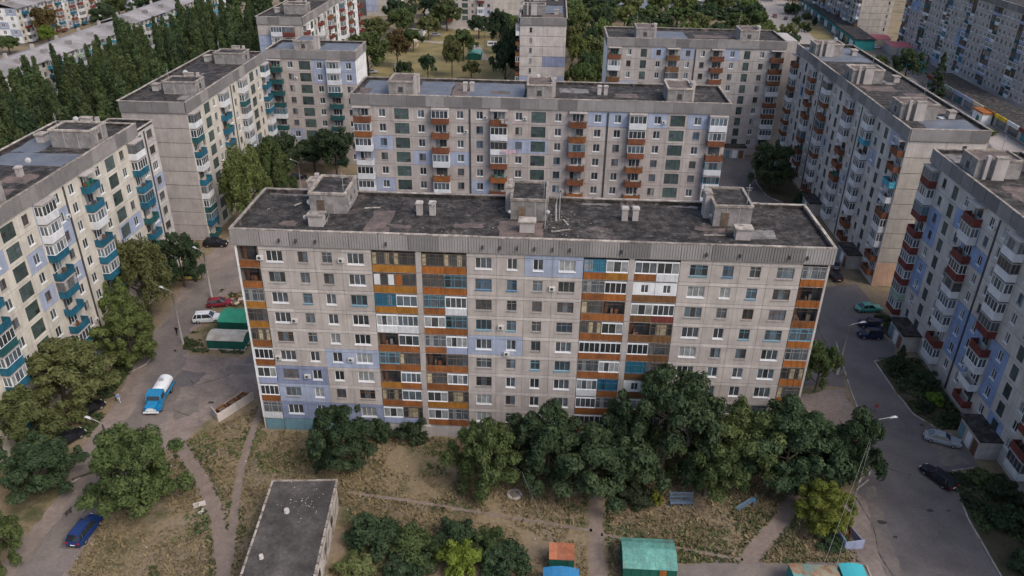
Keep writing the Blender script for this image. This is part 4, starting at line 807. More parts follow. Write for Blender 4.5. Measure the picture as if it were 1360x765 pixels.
def leaves(cent, out, size, rng, droop=0.0, long=1.5):
    """bent leaf-cluster quads as arrays"""
    n = len(cent); d = out+rng.normal(0, .55, (n, 3)); d[:, 2] += 0.35
    d /= np.linalg.norm(d, axis=1)[:, None]+1e-6
    t = rng.normal(0, 1, (n, 3)); t[:, 2] -= droop; t -= d*(t*d).sum(1)[:, None]; t /= np.linalg.norm(t, axis=1)[:, None]+1e-6
    s = np.cross(d, t); sz = size*np.clip(rng.lognormal(-.08, .42, n), .35, 2.4)[:, None]
    a = cent-t*sz*long*.5; c = cent+t*sz*long*.5; m = d*sz*.10
    v = np.stack([a-s*sz*.30, a+s*sz*.42+m, c+s*sz*.34, c-s*sz*.38+m], 1).reshape(-1, 3)
    return v
def crown_mesh(kind, seed, n, size, m):
    def mk():
        rng = np.random.default_rng(seed)
        if kind == 'poplar':
            nc = 70; z = rng.uniform(.06, 1.0, nc)**.9*.98; prof = np.clip((z/.22)**.7, 0, 1)*np.clip(1.03-z, .02, 1)**.5*1.15*rng.uniform(.7, 1.15, nc)
            ang = rng.uniform(0, 2*PI, nc); rad = prof*rng.uniform(.25, .75, nc); rad = rad*1.15; cc = np.stack([rad*np.cos(ang), rad*np.sin(ang), z], 1); cr = np.stack([.20*prof+.13]*2+[rng.uniform(.05, .11, nc)], 1)
        elif kind == 'spruce':
            nc = 90; z = rng.uniform(.03, 1.0, nc); prof = (1.02-z); ang = rng.uniform(0, 2*PI, nc); rad = prof*rng.uniform(.35, .9, nc)
            cc = np.stack([rad*np.cos(ang), rad*np.sin(ang), z-.06*rad], 1); cr = np.stack([.20*prof+.05]*2+[np.full(nc, .025)], 1)
        elif kind == 'willow':
            nc = 75; u = rng.normal(0, 1, (nc, 3)); u /= np.linalg.norm(u, axis=1)[:, None]; u[:, 2] = np.abs(u[:, 2])*1.7-.72
            cc = u*rng.uniform(.55, .88, nc)[:, None]; cc[:, 2] = .56+cc[:, 2]*.44; cr = np.stack([rng.uniform(.12, .2, nc)]*2+[rng.uniform(.08, .17, nc)], 1)
        elif kind == 'bush':
            nc = 34; u = rng.normal(0, 1, (nc, 3)); u /= np.linalg.norm(u, axis=1)[:, None]; u[:, 2] = np.abs(u[:, 2])
            cc = u*rng.uniform(.3, .85, nc)[:, None]; cc[:, 2] = .12+cc[:, 2]*.78; cr = np.stack([rng.uniform(.16, .30, nc)]*2+[rng.uniform(.10, .2, nc)], 1)
        elif kind == 'low':
            nc = 64; u = rng.normal(0, 1, (nc, 3)); u /= np.linalg.norm(u, axis=1)[:, None]; u[:, 2] = np.where(u[:, 2] < -.75, -u[:, 2], u[:, 2])
            k = rng.uniform(.45, 1.02, nc); cc = u*k[:, None]; cc[:, 0] *= rng.uniform(.8, 1.1); cc[:, :2] += rng.normal(0, .06, 2); cc[:, 2] = .46+cc[:, 2]*.48; cr = np.stack([rng.uniform(.09, .27, nc)]*2+[rng.uniform(.05, .13, nc)], 1)
        else:
            nc = 52; u = rng.normal(0, 1, (nc, 3)); u /= np.linalg.norm(u, axis=1)[:, None]; u[:, 2] = np.where(u[:, 2] < -.45, -u[:, 2], u[:, 2])
            k = rng.uniform(.42, 1.0, nc); cc = u*k[:, None]; cc[:, 0] *= rng.uniform(.85, 1.1); cc[:, 2] = .56+cc[:, 2]*.40; cr = np.stack([rng.uniform(.17, .28, nc)]*2+[rng.uniform(.075, .135, nc)], 1)
        w = cr[:, 0]**1.2; idx = rng.choice(nc, n, p=w/w.sum()); o = rng.normal(0, 1, (n, 3)); o /= np.linalg.norm(o, axis=1)[:, None]; o[:, 2] = np.where((o[:, 2] < -.2) & (rng.random(n) < .6), -o[:, 2], o[:, 2])
        c = cc[idx]+o*cr[idx]*(rng.random(n)**.45)[:, None]
        H0, r0 = DIM[kind]; sc = np.array([r0, r0, H0]); c = c*sc; o2 = o/sc; o2 /= np.linalg.norm(o2, axis=1)[:, None]
        if kind == 'willow': c[:, 2] -= rng.random(n)**2*1.2
        v = leaves(c, o2, size, rng, droop=1.6 if kind == 'willow' else (-.8 if kind == 'poplar' else .2), long=2.6 if kind == 'willow' else 2.1 if kind == 'poplar' else 1.6)
        v[:, 2] = np.maximum(v[:, 2], .05); me = bpy.data.meshes.new('crown'); nv = len(v); me.vertices.add(nv); me.vertices.foreach_set('co', v.ravel()); me.loops.add(nv); me.loops.foreach_set('vertex_index', np.arange(nv)); me.polygons.add(nv//4); me.polygons.foreach_set('loop_start', np.arange(0, nv, 4)); me.materials.append(MATS['leaf_mid']); me.update(calc_edges=True); return me
    return cached(('crown', kind, seed, n), mk)
DIM = dict(round=(10.0, 4.5), low=(10.0, 4.5), willow=(18.0, 5.6), poplar=(20.0, 2.3), bush=(4.0, 2.4), spruce=(11.0, 2.6))
CNT = dict(round=13000, low=26000, willow=22000, poplar=7000, bush=6500, spruce=6000); SZ = dict(round=.20, low=.145, willow=.16, poplar=.23, bush=.12, spruce=.18)
def trunk_mesh(kind, seed):
    def mk():
        rr = random.Random(seed); b = MB(); H0, r0 = DIM[kind]; hb = dict(round=.8, low=.8, willow=.8, poplar=.95, bush=.5, spruce=.95)[kind]*H0; r = dict(round=.24, low=.22, willow=.36, poplar=.26, bush=.07, spruce=.17)[kind]
        pts = [(rr.uniform(-.12, .12)*r0*k/4*.5, rr.uniform(-.12, .12)*r0*k/4*.5, -.05+hb*k/4) for k in range(5)]; b.tube(pts, [r*1.25, r, r*.75, r*.5, r*.15], 7)
        for k in range(7):
            z = hb*rr.uniform(.25, .75); a = rr.uniform(0, 2*PI); ln = r0*rr.uniform(.45, .8)*(.5 if kind in ('poplar', 'spruce') else 1); p0 = (0, 0, z); p1 = (ln*.5*math.cos(a), ln*.5*math.sin(a), z+ln*.35); p2 = (ln*math.cos(a), ln*math.sin(a), z+ln*.8)
            b.tube([p0, p1, p2], [r*.45, r*.3, r*.08], 5)
        return b.mesh('trunk', 'bark', smooth=True)
    return cached(('trunk', kind, seed), mk)
NM = dict(round='broadleaf_tree', low='broadleaf_tree', willow='willow_tree', poplar='poplar_tree', bush='shrub', spruce='spruce_tree'); TN = [0]
def tree(kind, x, y, H, r, leaf, label, group, seed=None, cat=None, dens=1.0):
    TN[0] += 1; sd = (seed if seed is not None else TN[0]*7) % (3 if kind in ('poplar', 'round', 'bush', 'low') else 2); H0, r0 = DIM[kind]
    t = thing(NM[kind], label, cat or ('shrub' if kind == 'bush' else 'tree'), (x, y, 0), (TN[0]*2.39) % 6.28, group); s = (r/r0, r/r0, H/H0)
    c_ = put(crown_mesh(kind, sd+1, int(CNT[kind]*dens), SZ[kind]/dens**.5, leaf), 'crown', t, (0, 0, 0), 0, s); c_.material_slots[0].link = 'OBJECT'; c_.material_slots[0].material = MATS[leaf]; put(trunk_mesh(kind, sd), 'trunk', t, (0, 0, 0), 0, s)
    return t
GF = 'trees and shrubs in front of the middle block'
for k, x, y, H, r, lf, lb in [
    ('low', -44.1, -14.6, 11.5, 5.9, 'leaf_mid', 'broad round dark green tree by itself on the dry grass beside the blue car'),
    ('low', -22.8, -6.9, 9.6, 4.3, 'leaf_dark', 'round dark tree covering the lower left windows of the middle block, leftmost at its foot'),
    ('bush', -18.8, -1.4, 4.2, 1.8, 'leaf_dark', 'small dark shrub at the wall, just right of the leftmost round tree'),
    ('bush', -14.6, -.9, 4.2, 2.5, 'leaf_dark', 'low wide shrub under the left pair of orange loggias'),
    ('low', -4.5, -10.0, 10.6, 4.3, 'leaf_mid', 'leafy tree in front of the centre windows, left of the big dark clump'),
    ('low', 3.2, -7.6, 10.8, 5.2, 'leaf_dark', 'dark tree in the middle clump, left of the wide one at the dirt path'),
    ('low', 8.2, -9.4, 10.2, 6.0, 'leaf_dark', 'wide dark tree overhanging the top end of the straight dirt path'),
    ('low', 17.4, -6.4, 16.5, 6.3, 'leaf_dark', 'tallest tree before the middle block, hiding the right pair of loggias'),
    ('low', 12.6, -5.0, 10.0, 4.4, 'leaf_dark', 'dark tree filling the gap left of the tallest tree'),
    ('low', 22.4, -9.0, 9.4, 4.6, 'leaf_mid', 'loose green tree filling the gap right of the tallest tree'),
    ('low', -.2, -6.4, 8.8, 3.6, 'leaf_dark', 'dark tree between the centre leafy tree and the big clump'),
    ('low', 36.4, -6.2, 9.6, 4.2, 'leaf_dark', 'dark tree between the corner loggia tree and the lamp post'),
    ('low', 26.2, -7.2, 11.6, 5.9, 'leaf_mid', 'green round tree right of the tallest one, behind the blue bench'),
    ('low', 32.2, -6.8, 11.8, 6.0, 'leaf_dark', 'dark round tree before the right corner loggias of the middle block'),
    ('low', 40.0, -6.0, 11.5, 4.1, 'leaf_dark', 'dark tree beside the lamp post at the bend of the right road'),
    ('round', 42.0, 13.6, 8.4, 2.9, 'leaf_mid', 'small round tree off the right end of the middle block at the road'),
    ('low', 35.2, -13.4, 6.2, 3.3, 'leaf_yellow', 'yellow green tree over the grey refuse bin by the right road'),
    ('bush', 16.2, -10.6, 2.6, 1.1, 'leaf_yellow', 'small yellow leaved shrub poking from the dark clump'),
    ('bush', 13.6, -10.6, 2.6, 2.7, 'leaf_blue', 'low spreading shrub at the front edge of the dark clump'),
    ('bush', -16.4, -19.3, 5.0, 3.6, 'leaf_dark', 'dark shrub against the right wall of the flat roofed hut'),
    ('bush', -11.8, -21.0, 4.0, 3.9, 'leaf_mid', 'dark shrub between the hut and the bright green sapling'),
    ('bush', -6.1, -22.4, 5.2, 2.5, 'leaf_lime', 'bright yellow green young tree at the bottom edge'),
    ('bush', -1.6, -22.0, 3.6, 3.3, 'leaf_dark', 'dark shrub left of the orange roofed shed'),
    ('bush', -7.0, -18.6, 3.6, 2.9, 'leaf_dark', 'dark shrub just behind the bright green sapling'),
    ('bush', -3.2, -19.0, 2.8, 2.4, 'leaf_mid', 'low shrub between the bright green sapling and the orange shed'),
    ('bush', -11.4, -24.6, 3.6, 3.6, 'leaf_dark', 'dark shrub at the bottom edge right of the hut'),
    ('bush', -17.2, -23.8, 2.6, 2.8, 'leaf_olive', 'olive low shrub at the bottom edge next to the hut wall'),
    ('bush', 35.6, -15.8, 1.6, 2.2, 'leaf_dark', 'low dark weeds bush under the yellow green tree')]: tree(k, x, y, H, r, lf, lb, GF)
GL_ = 'trees along the left yard'
for k, x, y, H, r, lf, lb in [
    ('low', -62.9, 2.0, 10.9, 6.7, 'leaf_olive', 'wide olive green tree at the left edge above the parked dark cars'),
    ('low', -63.5, -5.5, 8.6, 5.0, 'leaf_olive', 'olive tree at the left edge below the wide olive one'),
    ('low', -58.0, -13.6, 7.2, 4.9, 'leaf_dark', 'low dark tree beside the ground floor teal balcony at the left edge'),
    ('low', -54.9, -25.4, 8.0, 2.8, 'leaf_mid', 'mid green tree in the bottom left corner beside the road'),
    ('willow', -63.2, 27.4, 15.5, 5.6, 'leaf_olive', 'tall loose olive willow before the cream block'),
    ('low', -64.5, 20.0, 11.0, 4.0, 'leaf_light', 'yellow green tree in front of the cream block, left of the olive willow'),
    ('low', -59.8, 14.6, 9.0, 4.8, 'leaf_light', 'green tree at the kerb below the yellow green one'),
    ('low', -61.9, 38.3, 10.5, 4.3, 'leaf_dark', 'round dark tree over the yellow car beside the bare gable'),
    ('willow', -57.4, 61.5, 19.5, 5.8, 'leaf_light', 'big bright green willow at the left rear corner of the middle roof'),
    ('willow', -56.5, 74.5, 16.0, 5.0, 'leaf_mid', 'green willow behind the bright one, nearer the corner of the yard'),
    ('round', -59.6, 88.7, 12.6, 5.2, 'leaf_dark', 'dark tree in the shaded corner where two blocks with teal balconies meet'),
    ('round', -48.7, 95.7, 12.2, 5.0, 'leaf_dark', 'dark tree before the block with the white end wall'),
    ('round', -54.8, 98.4, 8.5, 4.7, 'leaf_dark', 'low dark tree between the two in the shaded corner'),
    ('bush', -51.0, 88.0, 4.6, 2.8, 'leaf_mid', 'green shrub beside the lamp in the shaded corner')]: tree(k, x, y, H, r, lf, lb, GL_)
GR = 'plants by the right hand blocks'
for k, x, y, H, r, lf, lb in [
    ('low', 54.6, 96.0, 12.8, 5.4, 'leaf_dark', 'big dark tree on the kerbed island behind the right end of the back block'),
    ('bush', 60.0, 86.9, 4.7, 2.2, 'leaf_dark', 'small dark shrub at the near tip of the kerbed island'),
    ('spruce', 55.9, 19.4, 5.0, 2.0, 'leaf_blue', 'bluish young spruce at the corner of the kerbed garden'),
    ('bush', 58.9, 16.6, 3.0, 2.2, 'leaf_dark', 'dark shrub in the garden under the right edge block'),
    ('bush', 58.6, 12.0, 2.2, 1.6, 'leaf_lime', 'bright green shrub in the garden under the right edge block'),
    ('bush', 56.6, 10.2, 1.8, 1.6, 'leaf_blue', 'grey green low shrub at the garden kerb near the silver car'),
    ('bush', 58.6, 7.6, 1.9, 1.5, 'leaf_dark', 'dark low shrub beside the silver car'),
    ('bush', 57.0, 21.4, 2.0, 1.8, 'leaf_dark', 'dark low shrub at the far end of the garden'),
    ('bush', 57.6, -4.3, 2.0, 2.0, 'leaf_mid', 'green shrub by the porch at the near garden'),
    ('bush', 58.6, -7.5, 3.6, 2.1, 'leaf_blue', 'dark green bush in the near garden under the red balcony'),
    ('bush', 57.2, -11.6, 3.4, 2.6, 'leaf_dark', 'big dark bush at the right edge of the picture'),
    ('bush', 54.6, -8.4, 1.2, 1.5, 'leaf_blue', 'pale grey green low bush at the kerb near the black car'),
    ('bush', 55.0, -4.6, 1.0, 1.4, 'leaf_blue', 'low grey green bush at the corner of the near garden'),
    ('bush', 56.0, -18.0, 2.8, 2.4, 'leaf_dark', 'dark bush in the bottom right corner')]: tree(k, x, y, H, r, lf, lb, GR)
GY = 'trees round the dry yard behind'
for k, x, y, H, r, lf, lb in [
    ('round', -59.9, 186.4, 17.8, 6.7, 'leaf_mid', 'tall green tree right behind the white end wall'), ('round', -76.9, 229.7, 14.3, 5.3, 'leaf_mid', 'green tree against the far block with small red balconies'),
    ('round', -54.5, 210.5, 14.0, 4.4, 'leaf_brown', 'brownish tree at the left side of the dry yard'), ('round', -62.5, 263.1, 13.2, 5.8, 'leaf_mid', 'green tree beyond the brownish one'),
    ('round', -62.3, 276.1, 14.3, 5.5, 'leaf_dark', 'dark tree farther along beside the pale road'), ('round', -50.4, 262.3, 10.1, 5.0, 'leaf_olive', 'olive tree beside the small white kiosk'),
    ('round', -45.1, 283.4, 13.6, 6.6, 'leaf_mid', 'leafy tree at the bend of the pale road'), ('round', -40.6, 192.8, 9.0, 3.1, 'leaf_dark', 'small round tree on a bare trunk behind the back block roof'),
    ('round', -32.7, 197.7, 14.3, 3.7, 'leaf_olive', 'slim tree right of the small round one'), ('round', -31.5, 224.2, 11.8, 5.1, 'leaf_mid', 'green tree in the middle of the dry yard'),
    ('round', -25.5, 193.7, 7.0, 3.1, 'leaf_olive', 'small tree in front of the teal garage'), ('bush', -49.9, 196.3, 8.4, 4.0, 'leaf_blue', 'dark bushy tree at the front edge of the dry yard'),
    ('bush', -47.8, 191.2, 4.1, 3.7, 'leaf_light', 'light shrub below the dark bushy tree'), ('round', -13.0, 182.5, 16.5, 5.0, 'leaf_dark', 'tall dark tree left of the block seen end on'),
    ('round', -18.2, 235.2, 18.0, 4.9, 'leaf_dark', 'dark tall tree before the blank beige wall'), ('round', -29.4, 268.4, 10.0, 5.1, 'leaf_dark', 'dark tree left of the white van'),
    ('round', -50.0, 296.0, 9.0, 5.6, 'leaf_mid', 'tree at the left corner of the far block across the yard'), ('round', -56, 350, 10.0, 6, 'leaf_mid', 'tree right of the pale road at the top'), ('round', -72, 300, 11, 5, 'leaf_dark', 'dark tree left of the pale road'),
    ('round', -66, 338, 10, 5, 'leaf_mid', 'tree farther up left of the pale road'), ('round', -69, 212, 12, 5.5, 'leaf_dark', 'dark tree between the tall green one and the far red balcony block'), ('round', -70, 246, 12, 5.5, 'leaf_olive', 'olive tree along the foot of the far red balcony block'), ('round', -53, 238, 9, 4.2, 'leaf_mid', 'round green tree left of the small beige kiosk'), ('round', -40, 306, 11, 6, 'leaf_dark', 'dark tree against the front of the far block across the yard'), ('round', -12, 215, 15, 5, 'leaf_dark', 'dark tree beside the brown balconies of the end-on block'), ('round', -14, 250, 12, 5, 'leaf_mid', 'green tree right of the white van'), ('round', -58, 320, 9, 5.5, 'leaf_dark', 'dark tree at the right side of the pale road, middle one'), ('round', -60, 372, 9, 6, 'leaf_mid', 'farthest tree right of the pale road')]: tree(k, x, y, H, r, lf, lb, GY, dens=.6)
GS = 'grove between the block seen end on and the grey block'
ORD = 'first second third fourth fifth sixth seventh eighth ninth tenth eleventh twelfth thirteenth fourteenth fifteenth sixteenth seventeenth eighteenth nineteenth twentieth'.split(); ORD = list(ORD); ORD += ['twenty-'+q for q in ORD[:9]]+['thirtieth']+['thirty-'+q for q in ORD[:9]]+['fortieth']+['forty-'+q for q in ORD[:9]]+['fiftieth']+['fifty-'+q for q in ORD[:9]]+['sixtieth']+['sixty-'+q for q in ORD[:9]]+['seventieth']
HUE = {'leaf_olive': 'olive', 'leaf_mid': 'mid green', 'leaf_light': 'light green', 'leaf_dark': 'dark green'}
rr = random.Random(77); k = 0
for x, y, H, r in sorted([(11.7, 246.5, 14.9, 3.9), (11.7, 204.6, 14.6, 3.5), (16.5, 220.3, 13.9, 3.4), (14.3, 184.7, 12.4, 3.8), (23.1, 262.9, 15.5, 4.7), (9.8, 178.1, 10.3, 3.4), (18.6, 196.1, 11.6, 3.4), (13, 166, 13, 3.6), (19.5, 176, 13, 3.8), (25, 205, 14, 4.2), (14, 232, 14, 4), (22, 240, 14, 4.2), (29, 225, 13, 4), (12.2, 155, 11, 3.2), (24, 186, 13, 4)], key=lambda q: q[1]):
    lf = ['leaf_olive', 'leaf_mid', 'leaf_light', 'leaf_mid', 'leaf_dark'][k % 5]; k += 1
    tree('round', x, y, H, r, lf, HUE[lf]+' tree, '+ORD[k-1]+' from the near end, grove right of the end-on block', GS, dens=.6)
GB = 'trees beyond the grey block roof'
k = 0
for x, y, H, r in sorted([(35, 292.6, 11.6, 6.1), (46, 294, 11.5, 6.8), (59.6, 298.7, 10.7, 7.6), (72, 301, 11.7, 6.9), (84, 304, 10, 6.3), (93, 299, 13, 5.8), (93, 283, 12, 4.5), (40, 318, 12, 6), (54, 322, 12, 6), (68, 326, 12, 6), (82, 328, 12, 6), (96, 326, 12, 6), (28, 310, 13, 6), (50, 270, 12, 5), (66, 274, 12, 5), (82, 278, 12, 5), (38, 262, 13, 5), (30, 335, 12, 6), (60, 345, 12, 6), (90, 346, 12, 6), (101, 340, 10, 5), (101, 265, 10, 4.5), (91, 262, 11, 5), (99, 375, 9, 5), (98, 248, 9, 4)], key=lambda q: (q[0]-1.75)/(q[1]+82)):
    lf = ['leaf_dark', 'leaf_mid', 'leaf_light', 'leaf_olive'][k % 4]; k += 1
    tree('round', x, y, H, r, lf, HUE[lf]+' tree, '+ORD[k-1]+' from the left in the belt beyond the grey block roof', GB, dens=.5)
k = 0
for x, y, H, r in sorted([(104, 395, 9, 5), (133, 378, 8, 4.5), (126, 395, 9, 5), (138, 400, 9, 5), (130, 420, 10, 6), (108, 420, 10, 6), (96, 400, 11, 6.5), (80, 398, 11, 6.5), (147, 392, 9, 5), (118, 440, 10, 6)], key=lambda q: q[1]):
    lf = ['leaf_dark', 'leaf_mid', 'leaf_olive'][k % 3]; k += 1
    tree('round', x, y, H, r, lf, HUE[lf]+' tree, '+ORD[k-1]+' from the near end along the pale top right street', 'trees along the pale top right street', dens=.5)
k = 0
for x, y, H, r in sorted([(-5, 262, 12, 6), (-3, 280, 12, 6), (12, 275, 14, 6), (24, 285, 13, 6.5), (12, 300, 13, 6.5), (0, 310, 13, 6.5), (18, 325, 13, 7), (-12, 308, 11, 5.5), (6, 345, 13, 7), (-16, 268, 11, 5), (44, 238, 13, 5.5), (56, 246, 13, 5.5), (70, 250, 12, 5.5), (36, 244, 13, 5), (84, 246, 12, 5), (10, 228, 14, 4.5), (18, 212, 13, 4.5), (22, 170, 12, 4), (28, 196, 13, 4.5)], key=lambda q: (q[0]-1.75)/(q[1]+82)):
    lf = ['leaf_light', 'leaf_dark', 'leaf_olive', 'leaf_mid'][k % 4]; k += 1
    tree('round', x, y, H, r, lf, HUE[lf]+' tree, '+ORD[k-1]+' from the left in the mass behind the end-on block', 'mass of trees behind the end-on block', dens=.5)
GT = 'plants by the top right shops'
for kk, x, y, H, r, lf, lb in [('spruce', 115.5, 239.9, 10.5, 2.6, 'leaf_blue', 'dark conifer beside the market hall'), ('spruce', 129.0, 183.9, 15.5, 4.1, 'leaf_blue', 'tall dark spruce before the row of shops'), ('round', 126.7, 203.7, 12.8, 5.3, 'leaf_dark', 'dark tree left of the tall spruce by the pink roofs'),
    ('bush', 119.8, 319.9, 5.4, 2.5, 'leaf_mid', 'clipped round shrub beside the parked dark car, farthest of three'), ('bush', 120.1, 310.1, 4.5, 2.1, 'leaf_light', 'clipped round shrub, middle one of three by the pale road'), ('bush', 119.9, 300.7, 5.1, 2.1, 'leaf_dark', 'clipped round shrub, nearest of three by the pale road'),
    ('bush', 125.5, 350.9, 7.3, 4.7, 'leaf_dark', 'dark shrub clump at the top by the market hall'), ('bush', 129.2, 335.7, 4.7, 3.0, 'leaf_mid', 'green shrub by the market hall wall'), ('bush', 128.4, 319, 5.0, 1.6, 'leaf_blue', 'narrow dark shrub by the market hall wall'),
    ('bush', 130.6, 237.2, 4.2, 3.5, 'leaf_mid', 'green hedge shrub near the pink kiosk'), ('bush', 126.4, 217.5, 4.0, 3.2, 'leaf_light', 'light hedge shrub before the dark tree'), ('bush', 121, 196, 3.2, 3, 'leaf_light', 'light shrub behind the right block roof edge'), ('bush', 124, 176, 3.0, 3, 'leaf_mid', 'green shrub near the green shop sign'), ('bush', 129, 146, 2.6, 2.5, 'leaf_light', 'low light shrub beside the white shop porch')]: tree(kk, x, y, H, r, lf, lb, GT, dens=.7)
rr = random.Random(5); n = 0
ROWS = ['row nearest the cream block', 'second row out from the cream block', 'third row out from the cream block', 'middle row', 'third row in from the long low house', 'second row in from the long low house', 'row nearest the long low house']
for col, x0 in enumerate((-88, -97, -106, -115, -124, -133, -140.5)):      # the poplar rows at the left
    y = 46+col*3.0; cnt = 0
    while y < 255:
        x = x0+rr.uniform(-3.4, 3.4); yy = y+rr.uniform(-1.5, 1.5); y += rr.uniform(3.3, 5.4)
        if in_view(x, yy, 14, 12):
            H = rr.uniform(16, 22) if col < 4 else rr.uniform(14, 20); lf = rr.choice(['leaf_poplar']*3+['leaf_dark', 'leaf_mid']); n += 1; cnt += 1; H *= rr.uniform(.78, 1.18)
            tp = tree('poplar', x, yy, H, rr.uniform(1.5, 2.6), lf, ('dark' if lf == 'leaf_dark' else 'mid green')+' poplar, '+ORD[cnt-1]+' from the near end, '+ROWS[col], 'poplars in the left rows', seed=n); tp.rotation_euler = (rr.gauss(0, .035), rr.gauss(0, .035), rr.uniform(0, 6))
for i, (x, y, H, r, lf, lb) in enumerate([(-84, 128, 13, 5.5, 'leaf_light', 'bright green rounded tree among the poplars above the bare gable'), (-92, 150, 15, 6, 'leaf_mid', 'broad green tree among the poplars beyond the bright one'), (-80.5, 168, 12, 5, 'leaf_olive', 'olive tree behind the far block with red balconies'), (-154.7, 272, 16, 8, 'leaf_dark', 'large dark tree beyond the end of the long low house'), (-201.3, 236.9, 14.8, 5.4, 'leaf_brown', 'reddish brown tree before the low house with red balconies'), (-197.5, 230, 8.6, 3.2, 'leaf_lime', 'small yellow green tree below the reddish one'), (-190, 262, 12, 6, 'leaf_dark', 'dark tree right of the low house with red balconies'), (-196, 282, 12, 7, 'leaf_mid', 'green tree farther right of the low house'), (-205, 216, 7, 4.4, 'leaf_mid', 'green tree at the left edge above the grey roof'), (-180, 250, 9, 5, 'leaf_dark', 'dark tree just above the long grey roof'), (-182, 285, 14, 7, 'leaf_dark', 'tall dark tree at the top above the grey roof'), (-172, 300, 14, 7, 'leaf_mid', 'green tree at the top left of the grove'), (-150, 305, 15, 8, 'leaf_dark', 'dark tree at the top over the far end of the low house'), (-130, 285, 14, 7, 'leaf_dark', 'dark tree at the top above the poplars'), (-110, 270, 14, 7, 'leaf_mid', 'green tree at the top between poplars and red balcony block'), (-120, 320, 14, 8, 'leaf_dark', 'far dark tree at the top edge'), (-98, 300, 14, 7, 'leaf_dark', 'far tree at the top edge left of the red balcony block'), (-178, 220, 7, 4, 'leaf_mid', 'low green tree behind the grey roof ridge'), (-176, 190, 7, 4.5, 'leaf_dark', 'low dark tree behind the grey roof at the left'), (-100, 118, 13, 5.5, 'leaf_olive', 'olive rounded tree in the middle of the poplar rows'), (-118, 160, 14, 6, 'leaf_light', 'light green rounded tree deep in the poplar rows'), (-86, 104, 11, 4.5, 'leaf_mid', 'green rounded tree behind the roof with the bare gable'), (-130, 215, 15, 7, 'leaf_mid', 'broad green tree among the far poplars beside the long house'), (-100, 200, 14, 6.5, 'leaf_olive', 'olive broad tree among the far poplars'), (-105, 88, 12, 5, 'leaf_light', 'light green rounded tree among the near poplars')]): tree('round', x, y, H, r, lf, lb, 'broadleaf trees at the upper left', dens=.7)

# weeds and dry tufts on the open ground
def scatter(name, n, area, size, m, seed, keep, up=.8, long=1.5):
    rng = np.random.default_rng(seed); x0, y0, x1, y1 = area; P = np.stack([rng.uniform(x0, x1, n), rng.uniform(y0, y1, n)], 1); P = P[[keep(px, py) for px, py in P]]; k = len(P)
    c = np.stack([P[:, 0], P[:, 1], rng.uniform(.04, .16, k)*size/.2], 1); o = rng.normal(0, .6, (k, 3)); o[:, 2] += up
    v = leaves(c, o, size, rng, droop=-.5 if up > .5 else -2.5, long=long); v[:, 2] = np.maximum(v[:, 2], .021); me = bpy.data.meshes.new(name); nv = len(v); me.vertices.add(nv); me.vertices.foreach_set('co', v.ravel()); me.loops.add(nv); me.loops.foreach_set('vertex_index', np.arange(nv)); me.polygons.add(nv//4); me.polygons.foreach_set('loop_start', np.arange(0, nv, 4)); me.materials.append(MATS[m]); me.update(calc_edges=True)
    return tag(put(me, name), kind='stuff')
from mathutils import noise as MN
PATHS = [([(8.9, -34), (8.9, -14), (9.4, -10)], 1.1), ([(24.0, -24), (26.3, -18), (31.0, -12.5), (34.6, -7.0)], 1.0), ([(-30.5, -32), (-31.3, -24), (-34.8, -16.7), (-39, -10.5), (-45.2, -3.6)], .8), ([(-31.2, -23), (-33.0, -16.6), (-35.3, -7.7), (-36.5, 1.4), (-37, 10)], .5), ([(-20.8, -11.3), (-11.7, -12.5), (0.1, -14.4), (8.5, -15.7)], .25), ([(9.5, -16.2), (25, -19)], .25), ([(17, -21.3), (38.5, -19.8)], 1.3)]
def pdist(x, y, pts):
    best = 99
    for (ax, ay), (bx, by) in zip(pts, pts[1:]):
        dx, dy = bx-ax, by-ay; t = max(0, min(1, ((x-ax)*dx+(y-ay)*dy)/(dx*dx+dy*dy))); best = min(best, math.hypot(x-ax-dx*t, y-ay-dy*t))
    return best
def lawn(x, y):
    if y > -.4 and x > -35: return False
    if x < -48.6+max(0, (y+8))*.9 and y > -8.5: return False
    if x < -47.8 or x > 38.0 or (x > 36 and y > -13): return False
    if -28.9 < x < -20 and -28 < y < -13.6: return False
    return all(pdist(x, y, p) > wd for p, wd in PATHS)
def near_path(x, y): return min(pdist(x, y, p)-wd for p, wd in PATHS)
mat('weed', (0.030, 0.046, 0.017), (0.050, 0.066, 0.024), scale=.8, fine=.3, fscale=3, rough=.9); mat('straw', (0.20, 0.155, 0.085), (0.12, 0.095, 0.05), scale=.5, fine=.3, fscale=2, rough=.95)
def weedy(x, y):
    v = MN.fractal(Vector((x*.14, y*.14, 3.3)), 1.0, 2.0, 4); d = near_path(x, y)
    return lawn(x, y) and (v > .52 or (d < .7 and v > -.1 and random.random() < .8) or (-9 < y < 0 and v > .1 and random.random() < .35))
random.seed(3)
scatter('weeds', 60000, (-50, -28, 40, 14), .20, 'weed', 1, weedy)
scatter('grass', 90000, (-50, -28, 40, 14), .14, 'straw', 2, lambda x, y: lawn(x, y) and MN.fractal(Vector((x*.11, y*.11, 9.1)), 1.0, 2.0, 3) > -.15)
scatter('weeds', 16000, (52.9, -30, 61, 39), .26, 'weed', 3, lambda x, y: ((6 < y < 23.4 and x > 54.6) or (y < -3 and x > 53.6) or (y > 28.8 and x > 58.6)) and MN.fractal(Vector((x*.3, y*.3, 1.1)), 1.0, 2.0, 3) > -.2)
scatter('weeds', 9000, (-55, 17, -44, 38), .2, 'weed', 4, lambda x, y: (17.6 < y < 23.4 or 35 < y < 37.6) and MN.fractal(Vector((x*.35, y*.35, 7.7)), 1.0, 2.0, 3) > .02)
